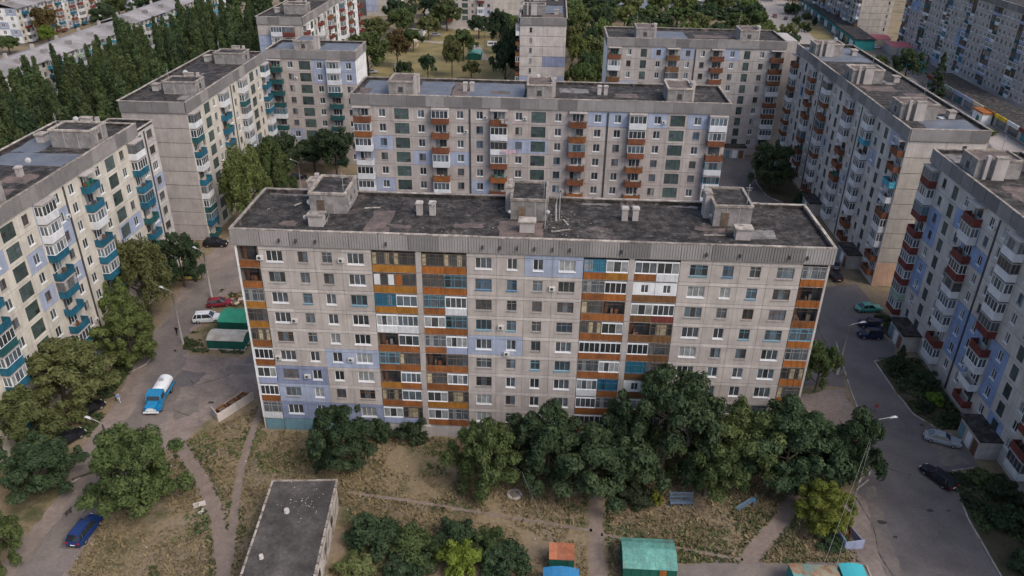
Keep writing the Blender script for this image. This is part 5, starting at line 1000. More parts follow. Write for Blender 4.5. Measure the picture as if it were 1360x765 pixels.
scatter('weeds', 9000, (-62, -12, -54, 18), .24, 'weed', 5, lambda x, y: x < -57.4-.03*y-(1.2 if y > 6 else 0) and MN.fractal(Vector((x*.3, y*.3, 2.7)), 1.0, 2.0, 3) > -.1)
mat('grass_green', (0.055, 0.080, 0.024), (0.090, 0.105, 0.036), scale=.6, fine=.3, fscale=3, rough=.9)
scatter('grass', 70000, (-50, -28, 40, 14), .15, 'straw', 12, lambda x, y: lawn(x, y) and MN.fractal(Vector((x*.13, y*.13, 19.1)), 1.0, 2.0, 3) > -.1, up=-.3, long=2.4)
scatter('grass', 70000, (-50, -28, 40, 14), .15, 'grass_green', 13, lambda x, y: lawn(x, y) and MN.fractal(Vector((x*.12, y*.12, 29.1)), 1.0, 2.0, 3) > .34, up=-.2, long=2.2)
rng = np.random.default_rng(9); b = MB(); rr = random.Random(19)
for _ in range(420):                                   # litter, stones and clods on the open ground
    x, y = rr.uniform(-49, 39), rr.uniform(-27, 0)
    if not lawn(x, y) and rr.random() < .5: continue
    q = rr.uniform(.03, .11); b.box(x, y, .02, x+q*rr.uniform(.6, 1.8), y+q, .02+q*rr.uniform(.3, .8), rr.choice([0, 0, 1, 2]))
tag(put(b.mesh('litter', ['grey_conc', 'p_white', 'brick_room']), 'litter'), kind='stuff')
# ------------------------------------------------------------------ vehicles
def paint(name, c, rough=0.28): return mat('car_'+name, c, tuple(x*.85 for x in c), scale=2, rough=rough, spec=0.5, fine=.16, fscale=2.5)
for k, c in dict(blue=(0.010, 0.035, 0.14), white=(0.70, 0.71, 0.72), red=(0.20, 0.018, 0.03), yellow=(0.52, 0.40, 0.12), black=(0.012, 0.012, 0.016), navy=(0.010, 0.018, 0.055), teal=(0.08, 0.33, 0.26), silver=(0.26, 0.28, 0.31), grey=(0.14, 0.15, 0.16), truck=(0.015, 0.20, 0.40)).items(): paint(k, c)
mat('tyre', (0.018, 0.018, 0.018), rough=.9); mat('rim', (0.35, 0.35, 0.36), rough=.4, metal=.6); mat('car_glass', (0.018, 0.021, 0.025), rough=.06, spec=.7); mat('head_lamp', (0.75, 0.76, 0.74), rough=.15); mat('tail_lamp', (0.35, 0.015, 0.012), rough=.3); mat('plate', (0.75, 0.75, 0.72), rough=.5); mat('black_plastic', (0.025, 0.025, 0.027), rough=.7)
SHAPES = dict(
    sedan=dict(L=4.5, W=1.74, H=1.43, low=[(-2.25, .48, .74, .74), (-2.18, .84, .80), (-1.5, .93, .86), (-.5, .95, .87), (.75, .95, .87), (1.55, .88, .84), (2.1, .76, .78), (2.25, .50, .70)], cab=[(-1.75, -1.05), (.95, .25)]),
    hatch=dict(L=4.1, W=1.72, H=1.47, low=[(-2.05, .50, .76), (-2.0, .88, .80), (-1.3, .95, .86), (-.4, .95, .86), (.7, .95, .86), (1.4, .88, .83), (1.92, .76, .76), (2.05, .50, .68)], cab=[(-1.95, -1.55), (.95, .2)]),
    wagon=dict(L=4.55, W=1.74, H=1.47, low=[(-2.27, .50, .76), (-2.22, .9, .82), (-1.4, .95, .87), (-.4, .95, .87), (.8, .95, .87), (1.6, .88, .84), (2.15, .76, .77), (2.27, .50, .69)], cab=[(-2.15, -1.75), (.95, .25)]),
    suv=dict(L=4.6, W=1.86, H=1.70, low=[(-2.3, .55, .80), (-2.25, 1.02, .86), (-1.4, 1.1, .93), (-.4, 1.1, .93), (.8, 1.1, .93), (1.5, 1.05, .90), (2.15, .92, .84), (2.3, .58, .76)], cab=[(-2.2, -1.8), (1.05, .4)]),
    boxy=dict(L=4.1, W=1.62, H=1.44, low=[(-2.05, .52, .76), (-2.03, .88, .79), (-1.3, .90, .81), (-.4, .92, .81), (.7, .92, .81), (1.3, .88, .80), (2.02, .84, .77), (2.05, .52, .74)], cab=[(-1.45, -1.05), (.85, .35)]),
    offroad=dict(L=3.8, W=1.68, H=1.66, low=[(-1.85, .60, .80), (-1.84, 1.02, .82), (-1.0, 1.04, .84), (-.3, 1.04, .84), (.6, 1.04, .84), (1.0, 1.02, .82), (1.85, .96, .78), (1.88, .62, .76)], cab=[(-1.82, -1.7), (.75, .45)]))
def car_parts(shape, pm):
    def mk():
        S = SHAPES[shape]; H = S['H']; b = MB(); out = {}
        secs = []
        for q in S['low']:
            x, zt, w = q[0], q[1], q[2]; zb = .24 if abs(x) < S['L']/2-.12 else .34
            secs.append([(x, -w*.93, zb), (x, -w, zb+.16), (x, -w, zt*.72), (x, -w*.93, zt-.06), (x, -w*.78, zt), (x, w*.78, zt), (x, w*.93, zt-.06), (x, w, zt*.72), (x, w, zb+.16), (x, w*.93, zb)])
        for a, c in zip(secs, secs[1:]):
            for k in range(9): b.quad(a[k], c[k], c[k+1], a[k+1])
            b.quad(a[9], c[9], c[0], a[0])
        b.poly(secs[0]); b.poly(list(reversed(secs[-1])))
        (rx0, rx1), (fx0, fx1) = S['cab']; zb = S['low'][3][1]-.04; wb, wt = S['low'][3][2]*.93, S['low'][3][2]*.72
        B = [(rx0, -wb, zb), (fx0, -wb, zb), (fx0, wb, zb), (rx0, wb, zb)]; T = [(rx1, -wt, H-.05), (fx1, -wt, H-.05), (fx1, wt, H-.05), (rx1, wt, H-.05)]
        g = MB()
        for k in range(4): g.quad(B[k], B[(k+1) % 4], T[(k+1) % 4], T[k])
        n = 5                                                     # roof, gently arched
        for i in range(n):
            x0, x1 = rx1+(fx1-rx1)*i/n, rx1+(fx1-rx1)*(i+1)/n; z0, z1 = [H-.05+.05*math.sin(PI*t) for t in (i/n, (i+1)/n)]
            b.quad((x0, -wt, H-.06), (x1, -wt, H-.06), (x1, -wt*.85, z1), (x0, -wt*.85, z0)); b.quad((x0, -wt*.85, z0), (x1, -wt*.85, z1), (x1, wt*.85, z1), (x0, wt*.85, z0)); b.quad((x0, wt*.85, z0), (x1, wt*.85, z1), (x1, wt, H-.06), (x0, wt, H-.06))
        b.quad((rx1-.02, -wt, H-.06), (rx1, -wt*.85, H-.05), (rx1, wt*.85, H-.05), (rx1-.02, wt, H-.06))
        def pil(p, q, wd=.055):
            b.tube([p, q], wd, 4)
        for sgn in (-1, 1):
            pil((rx0, sgn*wb, zb), (rx1, sgn*wt, H-.06)); pil((fx0, sgn*wb, zb), (fx1, sgn*wt, H-.06), .045); xm = (rx1+fx1)/2-.05; pil((xm, sgn*wb*1.0, zb), (xm, sgn*wt*1.01, H-.06), .04)
            if shape in ('wagon', 'suv', 'hatch'): xm = rx1+.35; pil((xm-.1, sgn*wb, zb), (xm, sgn*wt*1.01, H-.06), .06)
            b.box(fx0-.12, sgn*(wb+.02)-(.16 if sgn < 0 else 0), zb+.02, fx0+.04, sgn*(wb+.02)+(.16 if sgn > 0 else 0), zb+.16)      # mirrors
        out['body'] = b.mesh('body', pm, smooth=False, fix=True); out['glass'] = g.mesh('window_glass', 'car_glass')
        d = MB(); x0 = S['low'][0][0]; x1 = S['low'][-1][0]; w = S['low'][3][2]
        d.box(x0-.03, -w*.85, .36, x0+.05, w*.85, .5); d.box(x1-.05, -w*.8, .34, x1+.03, w*.8, .48); d.box(x1-.02, -w*.4, .56, x1+.02, w*.4, .68); out['bumper'] = d.mesh('bumper', 'black_plastic')
        h = MB(); h.box(0, -.17, 0, .06, .17, .15); out['headlight'] = h.mesh('headlight', 'head_lamp'); h = MB(); h.box(-.06, -.15, 0, 0, .15, .2); out['tail'] = h.mesh('taillight', 'tail_lamp'); h = MB(); h.box(-.03, -.26, 0, 0, .26, .11); out['plate'] = h.mesh('number_plate', 'plate')
        return out
    return cached(('car', shape, pm), mk)
def wheel_mesh(r, wd):
    def mk():
        b = MB(); n = 14
        ring = lambda rad, y: [(rad*math.cos(2*PI*k/n), y, rad*math.sin(2*PI*k/n)) for k in range(n)]
        rs = [ring(r*.6, -wd/2), ring(r*.95, -wd/2), ring(r, -wd/2+.03), ring(r, wd/2-.03), ring(r*.95, wd/2), ring(r*.6, wd/2)]
        for a, c in zip(rs, rs[1:]):
            for k in range(n): b.quad(a[k], a[(k+1) % n], c[(k+1) % n], c[k])
        t = b.mesh('tyre', 'tyre'); b = MB(); b.poly(ring(r*.62, -wd/2+.02)); b.poly(list(reversed(ring(r*.62, wd/2-.02))))
        for k in range(5): a = 2*PI*k/5; b.box(-.03+r*.35*math.cos(a), -wd/2-.005, -.03+r*.35*math.sin(a), .03+r*.35*math.cos(a), wd/2+.005, .03+r*.35*math.sin(a))
        return t, b.mesh('rim', 'rim')
    return cached(('wheel', r, wd), mk)
def wheels(root, pos, r=.31, wd=.2):
    t, m = wheel_mesh(r, wd)
    for x, y in pos: o = put(t, 'wheel', root, (x, y, r)); put(m, 'rim', o)
def car(shape, colour, x, y, heading, label, group='parked cars'):
    S = SHAPES[shape]; t = thing('parked_car', label, 'car', (x, y, .014), R(heading), group); P = car_parts(shape, 'car_'+colour)
    put(P['body'], 'body', t); put(P['glass'], 'window_glass', t); put(P['bumper'], 'bumper', t); w = S['low'][3][2]; x1 = S['low'][-1][0]; x0 = S['low'][0][0]
    wheels(t, [(sx*S['L']*.3, sy*(w-.10)) for sx in (-1, 1) for sy in (-1, 1)], .34 if shape in ('suv', 'offroad') else .30)
    for sy in (-1, 1): put(P['headlight'], 'headlight', t, (x1-.07, sy*w*.62, S['low'][-2][1]-.20)); put(P['tail'], 'taillight', t, (x0+.02, sy*w*.74, S['low'][1][1]-.26))
    put(P['plate'], 'number_plate', t, (x0-.03, 0, .56)); return t
car('suv', 'blue', -48.75, -19.8, 86, 'dark blue tall estate car parked at the kerb in the lower left')
car('suv', 'white', -53.2, 27.0, 10, 'white off road car beside the green roofed garages')
car('hatch', 'red', -53.2, 32.2, 18, 'dark red hatchback beyond the white car in the left yard')
car('boxy', 'yellow', -62.2, 41.4, 8, 'dull yellow car half under the round dark tree')
car('suv', 'black', -62.8, 55.3, 4, 'black car parked at the foot of the bare gable')
car('sedan', 'black', -59.4, -4.4, 62, 'black car with red tail lights under the wide olive tree')
car('hatch', 'black', -59.9, 2.0, 58, 'black car nose out of the wide olive tree, farther of the two there')
car('sedan', 'teal', 58.2, 38.6, 8, 'turquoise saloon car on the right road')
car('offroad', 'navy', 55.4, 29.6, 178, 'black boxy off roader in front of the porch, nearer of the dark pair')
car('offroad', 'navy', 56.6, 32.9, 165, 'dark blue boxy off roader right behind the black one')
car('sedan', 'silver', 55.8, 3.2, -22, 'silver saloon parked nose to the porch of the right edge block')
car('wagon', 'black', 52.1, -4.4, 118, 'black estate car on the near right road')
car('hatch', 'black', 56.0, 50.6, 100, 'dark car behind the right end of the middle block, nearer of two')
car('sedan', 'grey', 57.6, 55.6, 80, 'grey car behind the right end of the middle block, farther of two')
car('hatch', 'black', -57.4, 93.4, 20, 'dark car in the shaded corner yard behind the middle roof')
car('sedan', 'silver', -48.6, 271.4, 5, 'pale car on the dry yard beside the pale road')
car('suv', 'white', -35.0, 294.4, 85, 'white car before the far block across the yard')
car('hatch', 'black', 118.6, 334.4, 75, 'dark car on the pale road at the top right'); car('hatch', 'silver', -62.0, 200.6, 10, 'pale car half hidden behind the white end wall'); car('suv', 'red', 114.8, 341, 80, 'red car on the pale road at the top right')
car('sedan', 'white', 139.6, 267.0, 30, 'white car beside the pink roofed kiosk'); car('hatch', 'white', 143.2, 272.0, 60, 'white car behind the one by the pink roofed kiosk'); car('hatch', 'black', 37.6, 105, 90, 'black car in the lane behind the right end of the back block')
# white van
t = thing('van', 'white van parked by the teal garage in the yard behind', 'van', (-21.8, 252.0, .014), R(4)); b = MB(); prof = [(-2.6, .3), (2.5, .3), (2.6, .9), (1.9, 1.15), (1.3, 2.05), (-2.5, 2.1), (-2.62, 1.2)]
b.poly([(x, -.95, z) for x, z in prof]); b.poly([(x, .95, z) for x, z in reversed(prof)])
for (xa, za), (xb, zb) in zip(prof, prof[1:]+prof[:1]): b.quad((xa, .95, za), (xb, .95, zb), (xb, -.95, zb), (xa, -.95, za))
put(b.mesh('body', 'car_white', fix=True), 'body', t); b = MB(); b.quad((1.88, -.85, 1.2), (1.88, .85, 1.2), (1.34, .8, 2.0), (1.34, -.8, 2.0))
for s in (-1, 1): b.box(.2, s*.96-.01, 1.2, 1.2, s*.96+.01, 1.85); b.box(-2.2, s*.96-.01, 1.25, -.2, s*.96+.01, 1.8)
put(b.mesh('window_glass', 'car_glass'), 'window_glass', t); wheels(t, [(sx*1.6, sy*.82) for sx in (-1, 1) for sy in (-1, 1)], .33)
# tanker lorry
t = thing('tanker_lorry', 'blue cabbed lorry with a white tank standing in the left yard', 'lorry', (-51.4, 5.3, .014), R(-85)); t.scale = (.94,)*3
b = MB(); b.box(-3.3, -.42, .62, 3.6, .42, .86); b.box(-3.4, -1.1, .7, -3.2, 1.1, .95); put(b.mesh('chassis', 'metal_dark'), 'chassis', t)
b = MB(); hood = [(1.75, .55), (3.75, .55), (3.85, 1.35), (3.6, 1.55), (2.45, 1.68), (1.75, 1.68)]
b.poly([(x, -.72, z) for x, z in hood]); b.poly([(x, .72, z) for x, z in reversed(hood)])
for (xa, za), (xb, zb) in zip(hood, hood[1:]+hood[:1]): b.quad((xa, .72, za), (xb, .72, zb), (xb, -.72, zb), (xa, -.72, za))
cab = [(.55, .8), (2.4, .8), (2.5, 1.66), (2.1, 2.45), (.6, 2.5)]
b.poly([(x, -1.08, z) for x, z in cab]); b.poly([(x, 1.08, z) for x, z in reversed(cab)])
for (xa, za), (xb, zb) in zip(cab, cab[1:]+cab[:1]): b.quad((xa, 1.08, za), (xb, 1.08, zb), (xb, -1.08, zb), (xa, -1.08, za))
for s in (-1, 1): b.box(2.2, s*.92-.28, .55, 3.55, s*.92+.28, .72); b.box(2.3, s*.92-.24, .72, 3.4, s*.92+.24, 1.12)
put(b.mesh('cab', 'car_truck', fix=True), 'cab', t)
b = MB(); b.quad((2.505, -.95, 1.7), (2.505, .95, 1.7), (2.13, .9, 2.38), (2.13, -.9, 2.38))
for s in (-1, 1): b.box(.95, s*1.085-.01, 1.55, 1.95, s*1.085+.01, 2.25)
put(b.mesh('window_glass', 'car_glass'), 'window_glass', t)
b = MB(); n = 18; xs = [-3.3, -3.1, -1.5, 0.1, .3]; rs = [.75, .98, 1.0, .98, .75]; rings = [[(x, r_*1.06*math.cos(2*PI*k/n), 1.75+r_*.82*math.sin(2*PI*k/n)) for k in range(n)] for x, r_ in zip(xs, rs)]
for a, c in zip(rings, rings[1:]):
    for k in range(n): b.quad(a[k], a[(k+1) % n], c[(k+1) % n], c[k])
b.poly(list(reversed(rings[0]))); b.poly(rings[-1]); put(b.mesh('tank', 'f_white', fix=True), 'tank', t)
b = MB(); b.tube([(-1.5, 0, 2.5), (-1.5, 0, 2.78)], .32, 10); put(b.mesh('tank_hatch', 'metal_grey'), 'tank_hatch', t); b = MB()
for s in (-1, 1): b.box(-3.2, s*1.02-.1, .9, .2, s*1.02+.1, 1.15)
put(b.mesh('side_box', 'car_truck'), 'side_box', t)
b = MB(); b.box(3.8, -1.1, .5, 3.98, 1.1, .72); put(b.mesh('bumper', 'f_white'), 'bumper', t); b = MB(); b.box(3.83, -.45, .8, 3.87, .45, 1.3); put(b.mesh('grille', 'f_white'), 'grille', t)
for s in (-1, 1): put(cached('lh', lambda: (lambda q: (q.tube([(0, 0, 0), (.1, 0, 0)], .13, 8), q.mesh('headlight', 'head_lamp'))[1])(MB())), 'headlight', t, (3.78, s*.62, .98))
wheels(t, [(2.75, .92), (2.75, -.92), (-1.9, .85), (-1.9, -.85)], .48, .36)

# ------------------------------------------------------------------ people and a dog
mat('skin', (0.36, 0.20, 0.14), rough=.6); mat('hair', (0.03, 0.022, 0.018), rough=.8); mat('cloth_blue', (0.20, 0.26, 0.40), rough=.9); mat('cloth_pale', (0.45, 0.46, 0.5), rough=.9); mat('cloth_black', (0.015, 0.015, 0.018), rough=.9); mat('cloth_red', (0.25, 0.05, 0.05), rough=.9); mat('cloth_grey', (0.2, 0.2, 0.22), rough=.9); mat('fur', (0.025, 0.022, 0.02), (0.06, 0.05, 0.04), scale=4, rough=.95)
def skin_body(name, verts, edges, radii, mats, choose, root):
    me = bpy.data.meshes.new(name); me.from_pydata(verts, edges, []); o = bpy.data.objects.new(name, me); COL.objects.link(o)
    md = o.modifiers.new('s', 'SKIN'); md.use_smooth_shade = True
    for i, r_ in enumerate(radii): me.skin_vertices[0].data[i].radius = (r_, r_)
    me.skin_vertices[0].data[0].use_root = True
    s2 = o.modifiers.new('d', 'SUBSURF'); s2.levels = 1; s2.render_levels = 1
    dg = bpy.context.evaluated_depsgraph_get(); new = bpy.data.meshes.new_from_object(o.evaluated_get(dg)); new.name = name; bpy.data.objects.remove(o)
    new.materials.clear()
    for m in mats: new.materials.append(MATS[m])
    for p in new.polygons: p.material_index = choose(p.center); p.use_smooth = True
    return put(new, name, root)
def person(label, x, y, heading, top, legs, stride=.22, skirt=False):
    t = thing('person', label, 'person', (x, y, .012), R(heading)); s = stride
    V = [(0, 0, .95), (0, 0, 1.15), (0, 0, 1.38), (0, 0, 1.50), (.01, 0, 1.60), (.02, 0, 1.72),
         (0, .10, .90), (s*.7, .10, .50), (s*.9, .10, .09), (s*.9+.16, .10, .05), (0, -.10, .90), (-s*.3, -.10, .50), (-s*1.2, -.10, .10), (-s*1.2+.15, -.10, .05),
         (0, .19, 1.40), (-s*.4, .25, 1.14), (-s*.1, .24, .90), (.02, .235, .80), (0, -.19, 1.40), (s*.2, -.25, 1.14), (s*.8, -.22, .94), (s*.8+.08, -.21, .86)]
    E_ = [(0, 1), (1, 2), (2, 3), (3, 4), (4, 5), (0, 6), (6, 7), (7, 8), (8, 9), (0, 10), (10, 11), (11, 12), (12, 13), (2, 14), (14, 15), (15, 16), (16, 17), (2, 18), (18, 19), (19, 20), (20, 21)]
    rad = [.15, .14, .16, .06, .095, .085, .095, .065, .045, .04, .095, .065, .045, .04, .065, .045, .035, .035, .065, .045, .035, .035]
    def ch(c):
        if c.z > 1.66 or (c.z > 1.57 and c.x < -.03): return 3
        if c.z > 1.47 or (abs(c.y) > .17 and c.z < 1.0): return 2
        if c.z < .09: return 3
        return 0 if c.z > .93 else 1
    skin_body('body', V, E_, rad, [top, legs, 'skin', 'hair'], ch, t)
    b = MB(); b.box(.09, -.045, 1.60, .105, -.02, 1.615, 0); b.box(.09, .02, 1.60, .105, .045, 1.615, 0); b.box(.09, -.03, 1.535, .105, .03, 1.545, 1); b.box(.095, -.012, 1.555, .125, .012, 1.595, 1); put(b.mesh('face', ['hair', 'skin']), 'face', t)
    return t
person('person in pale blue walking across the left yard near the lorry', -56.9, 4.3, -60, 'cloth_blue', 'cloth_pale')
person('person in dark clothes by the lamp post in the left yard', -56.4, 22.3, -100, 'cloth_black', 'cloth_black', .12)
person('person in a red top walking on the right road', 49.2, 9.2, -80, 'cloth_red', 'cloth_grey')
person('distant person walking on the pale road at the top right', 116.4, 298, -90, 'cloth_black', 'cloth_grey')
t = thing('dog', 'dark dog standing on the lower left road', 'dog', (-52.3, -17.0, .012), R(65), None)
V = [(0, 0, .50), (.25, 0, .52), (.36, 0, .62), (.48, 0, .72), (.62, 0, .69), (-.28, 0, .52), (-.42, 0, .58), (-.58, 0, .66), (.26, .08, .40), (.24, .08, .2), (.26, .08, .03), (.26, -.08, .40), (.30, -.08, .2), (.28, -.08, .03), (-.26, .08, .40), (-.20, .08, .26), (-.33, .08, .17), (-.29, .08, .03), (-.26, -.08, .40), (-.24, -.08, .26), (-.36, -.08, .17), (-.33, -.08, .03)]
E_ = [(0, 1), (1, 2), (2, 3), (3, 4), (0, 5), (5, 6), (6, 7), (1, 8), (8, 9), (9, 10), (1, 11), (11, 12), (12, 13), (5, 14), (14, 15), (15, 16), (16, 17), (5, 18), (18, 19), (19, 20), (20, 21)]
skin_body('body', V, E_, [.12, .13, .09, .085, .045, .10, .04, .02, .06, .035, .03, .06, .035, .03, .07, .045, .03, .03, .07, .045, .03, .03], ['fur'], lambda c: 0, t)
b = MB()
for s in (-1, 1): b.poly([(.44, s*.03, .78), (.48, s*.09, .78), (.45, s*.07, .88)])
put(b.mesh('ear', 'fur'), 'ear', t)

# ------------------------------------------------------------------ lamp posts, cables
mat('pole', (0.33, 0.31, 0.28), (0.26, 0.24, 0.22), scale=2, rough=.9); mat('lamp_white', (0.48, 0.48, 0.46), rough=.4)
LP = []
def lamp(x, y, h, ang, label, arm=1.6):
    t = thing('street_lamp', label, 'street lamp', (x, y, 0), R(ang), 'street lamps of the courtyards'); b = MB(); b.tube([(0, 0, -.1), (0, 0, h*.5), (0, 0, h)], [.17, .14, .10], 8); put(b.mesh('pole', 'pole', smooth=True), 'pole', t)
    b = MB(); b.tube([(0, 0, h-.5), (.25, 0, h+.15), (arm, 0, h+.45)], .05, 6); put(b.mesh('arm', 'metal_grey'), 'arm', t)
    b = MB(); b.poly([(arm-.1, -.1, h+.36), (arm+.75, -.16, h+.46), (arm+.75, .16, h+.46), (arm-.1, .1, h+.36)][::-1]); secs = [(arm-.1, .08, .40), (arm+.2, .18, .58), (arm+.6, .18, .62), (arm+.8, .1, .52)]
    for (xa, wa, za), (xb, wb, zb) in zip(secs, secs[1:]):
        b.quad((xa, -wa, h+za-.1), (xb, -wb, h+zb-.1), (xb, -wb*.5, h+zb), (xa, -wa*.5, h+za)); b.quad((xa, -wa*.5, h+za), (xb, -wb*.5, h+zb), (xb, wb*.5, h+zb), (xa, wa*.5, h+za)); b.quad((xa, wa*.5, h+za), (xb, wb*.5, h+zb), (xb, wb, h+zb-.1), (xa, wa, h+za-.1)); b.quad((xa, wa, h+za-.1), (xb, wb, h+zb-.1), (xb, -wb, h+zb-.1), (xa, -wa, h+za-.1))
    put(b.mesh('lamp_head', 'lamp_white'), 'lamp_head', t)
    b = MB(); b.tube([(0, 0, 0), (0, 0, .9)], [.19, .185], 8); put(b.mesh('pole_foot', 'strip'), 'pole_foot', t); LP.append(t)
lamp(-54.4, 19.8, 9.3, 160, 'lamp post with whitened foot left of the pale roofed garage'); lamp(-55.7, 34.9, 8.7, 155, 'lamp post behind the dark red car in the left yard')
lamp(-49.2, -11.3, 8.9, 165, 'lamp post rising out of the broad round tree at the lower left'); lamp(42.1, -5.4, 9.6, 5, 'tall lamp post at the bend of the right road, in front of the dark tree')
lamp(46.8, 18.5, 8.6, 10, 'lamp post with a pale head over the right road off the middle block'); lamp(-54.0, 84.0, 7.5, 160, 'lamp post in the shaded yard behind the left end of the middle roof')
lamp(-23.2, 223.6, 10.3, 20, 'lamp post left of the tall dark tree in the yard behind'); lamp(-20.3, 255.1, 9.1, 200, 'thin lamp post by the white van in the yard behind')
def cable(pts, label, sag=.6, r_=.013):
    P = []
    for a, c in zip(pts, pts[1:]):
        for k in range(9): f = k/8; p = Vector(a).lerp(Vector(c), f); p.z -= sag*4*f*(1-f); P.append(p)
    b = MB(); b.tube(P, r_, 4); return tag(put(b.mesh('cable', 'metal_grey'), 'cable'), label, 'cable')
cable([(-8.5, -.4, 4.5), (0.2, -12, 5.0), (5.0, -23.0, 2.9)], 'thin wire slanting over the grass from the middle block to the blue shed', .5)
cable([(42.1, -5.4, 9.2), (32.0, -22.5, 2.9)], 'wire from the tall right lamp post down to the rusty roof, left one', .5); cable([(42.1, -5.4, 8.9), (33.4, -22.5, 2.9)], 'wire from the tall right lamp post down to the rusty roof, right one', .6)

# ------------------------------------------------------------------ hut, garages, sheds
mat('hut_roof', (0.045, 0.040, 0.038), (0.095, 0.085, 0.078), scale=.35, mix=(.4, .7), fine=.35, fscale=3, rough=.95, col3=(0.17, .155, .14), scale3=.22, mix3=(.62, .72), bump=.4); mat('plaster_peel', (0.45, 0.42, 0.38), (0.22, 0.185, 0.16), scale=.9, mix=(.45, .6), rough=.95, fine=.15, streak=.15)
hx0, hx1, hy0, hy1, hz = -28.3, -20.8, -29.0, -14.2, 4.2
t = thing('flat_roofed_hut', 'small flat roofed hut with a dark roof and flaking whitish walls', 'hut', (-24.9, -14.1, 0), R(4.9)); hx0, hx1, hy0, hy1 = -3.6, 3.6, -14.8, -.1; b = MB(); b.box(hx0, hy0, 0, hx1, hy1, hz-.3); put(b.mesh('wall', 'plaster_peel'), 'wall', t)
b = MB(); b.box(hx0-.18, hy0-.18, hz-.298, hx1+.18, hy1+.18, hz-.05); put(b.mesh('roof', 'hut_roof'), 'roof', t); rr = random.Random(2)
for ax, (a0, a1, cc_) in (('x', (hx0-.2, hx1+.2, hy1+.08)), ('y', (hy0-.2, hy1, hx0-.08)), ('y', (hy0-.2, hy1, hx1+.08)), ('x', (hx0-.2, hx1+.2, hy0-.08))):
    n = int((a1-a0)/1.2); st = (a1-a0)/n
    for k in range(n):
        a = a0+k*st; lo, hi = (a+.01, a+st-.01); hgt = hz+rr.uniform(.02, .07); wv = .11; bb = MB()
        bb.box(*((lo, cc_-wv, hz-.31, hi, cc_+wv, hgt) if ax == 'x' else (cc_-wv, lo+.16, hz-.31, cc_+wv, hi, hgt))); put(bb.mesh('roof_edge', 'coping'), 'roof_edge', t)
for k, yy in enumerate((-4.4, -8.4, -12)): b = MB(); b.box(hx1-.02, yy-.5, 1.6, hx1+.04, yy+.5, 2.6); put(b.mesh('window', 'g_dark'), 'window', t)
for k, (x, y, r_) in enumerate(((-1.0, -5.0, .28), (-2.2, -11.5, .22))): b = MB(); b.tube([(x, y, hz-.06), (x, y, hz+.35)], [r_*1.2, r_], 10); put(b.mesh('roof_vent', 'strip'), 'roof_vent', t)
b = MB()
for k in range(40): x, y = .5+rr.gauss(0, 1.2), -3.6+rr.gauss(0, 1.5); s = rr.uniform(.03, .09); b.box(x, y, hz-.052, x+s, y+s, hz-.03+s*.3)
tag(put(b.mesh('debris', 'strip'), 'debris', t), kind='stuff')
def garage(label, x0, y0, x1, y1, h, rise, wallm, roofm, door=None, doorm='p_rust', group='garages and sheds', flat=False, axis='x', sheets=4, name='metal_garage', skirt=None):
    """metal garage; ridge along its axis, roof in sheets"""
    t = thing(name, label, 'garage' if 'garage' in name else 'shed', ((x0+x1)/2, (y0+y1)/2, 0), 0, group); L, W = ((x1-x0), (y1-y0)) if axis == 'x' else ((y1-y0), (x1-x0))
    prof = [(-W/2-.08, h-.02), (-W/2*.5, h+rise*.72), (0, h+rise), (W/2*.5, h+rise*.72), (W/2+.08, h-.02)] if not flat else [(-W/2-.08, h), (W/2+.08, h+rise)]
    b = MB(); wp = [(-W/2, 0), (-W/2, h-.06)]+[(p, q-.06) for p, q in prof[1:-1]]+[(W/2, (h if not flat else h+rise)-.06), (W/2, 0)]
    A = (lambda u, v, z: (u, v, z)) if axis == 'x' else (lambda u, v, z: (-v, u, z))
    b.poly([A(-L/2, v, z) for v, z in reversed(wp)]); b.poly([A(L/2, v, z) for v, z in wp])
    for (v0, z0), (v1, z1) in zip(wp, wp[1:]): b.quad(A(-L/2, v0, z0), A(-L/2, v1, z1), A(L/2, v1, z1), A(L/2, v0, z0))
    put(b.mesh('wall', wallm, fix=True), 'wall', t)
    for k in range(sheets):
        u0, u1 = -L/2-.08+(L+.16)*k/sheets+.006, -L/2-.08+(L+.16)*(k+1)/sheets-.006; b = MB(); dz = .012*(k % 2)
        for (v0, z0), (v1, z1) in zip(prof, prof[1:]): b.quad(A(u0, v0, z0+dz), A(u1, v0, z0+dz), A(u1, v1, z1+dz), A(u0, v1, z1+dz)); b.quad(A(u0, v0, z0-.05), A(u0, v1, z1-.05), A(u1, v1, z1-.05), A(u1, v0, z0-.05))
        for uu in (u0, u1):
            for (v0, z0), (v1, z1) in zip(prof, prof[1:]): b.quad(A(uu, v0, z0-.05), A(uu, v1, z1-.05), A(uu, v1, z1+dz), A(uu, v0, z0+dz))
        b.quad(A(u0, prof[0][0], prof[0][1]-.05), A(u1, prof[0][0], prof[0][1]-.05), A(u1, prof[0][0], prof[0][1]+dz), A(u0, prof[0][0], prof[0][1]+dz)); put(b.mesh('roof_sheet', roofm), 'roof_sheet', t)
    n = max(4, int(L/.9))
    for k in range(n+1): u = -L/2+L*k/n; b = MB(); b.box(*(A(u-.02, -W/2-.035, .05)+A(u+.02, -W/2-.005, h-.1)) if axis == 'x' else (W/2+.005, u-.02, .05, W/2+.035, u+.02, h-.1)); put(b.mesh('wall_rib', wallm), 'wall_rib', t)
    if door: b = MB(); b.box(*door); put(b.mesh('door', doorm), 'door', t)
    if skirt: b = MB(); b.box(-L/2-.07, -W/2-.07, 0, L/2+.07, W/2+.07, .22); put(b.mesh('plinth', skirt), 'plinth', t)
    return t
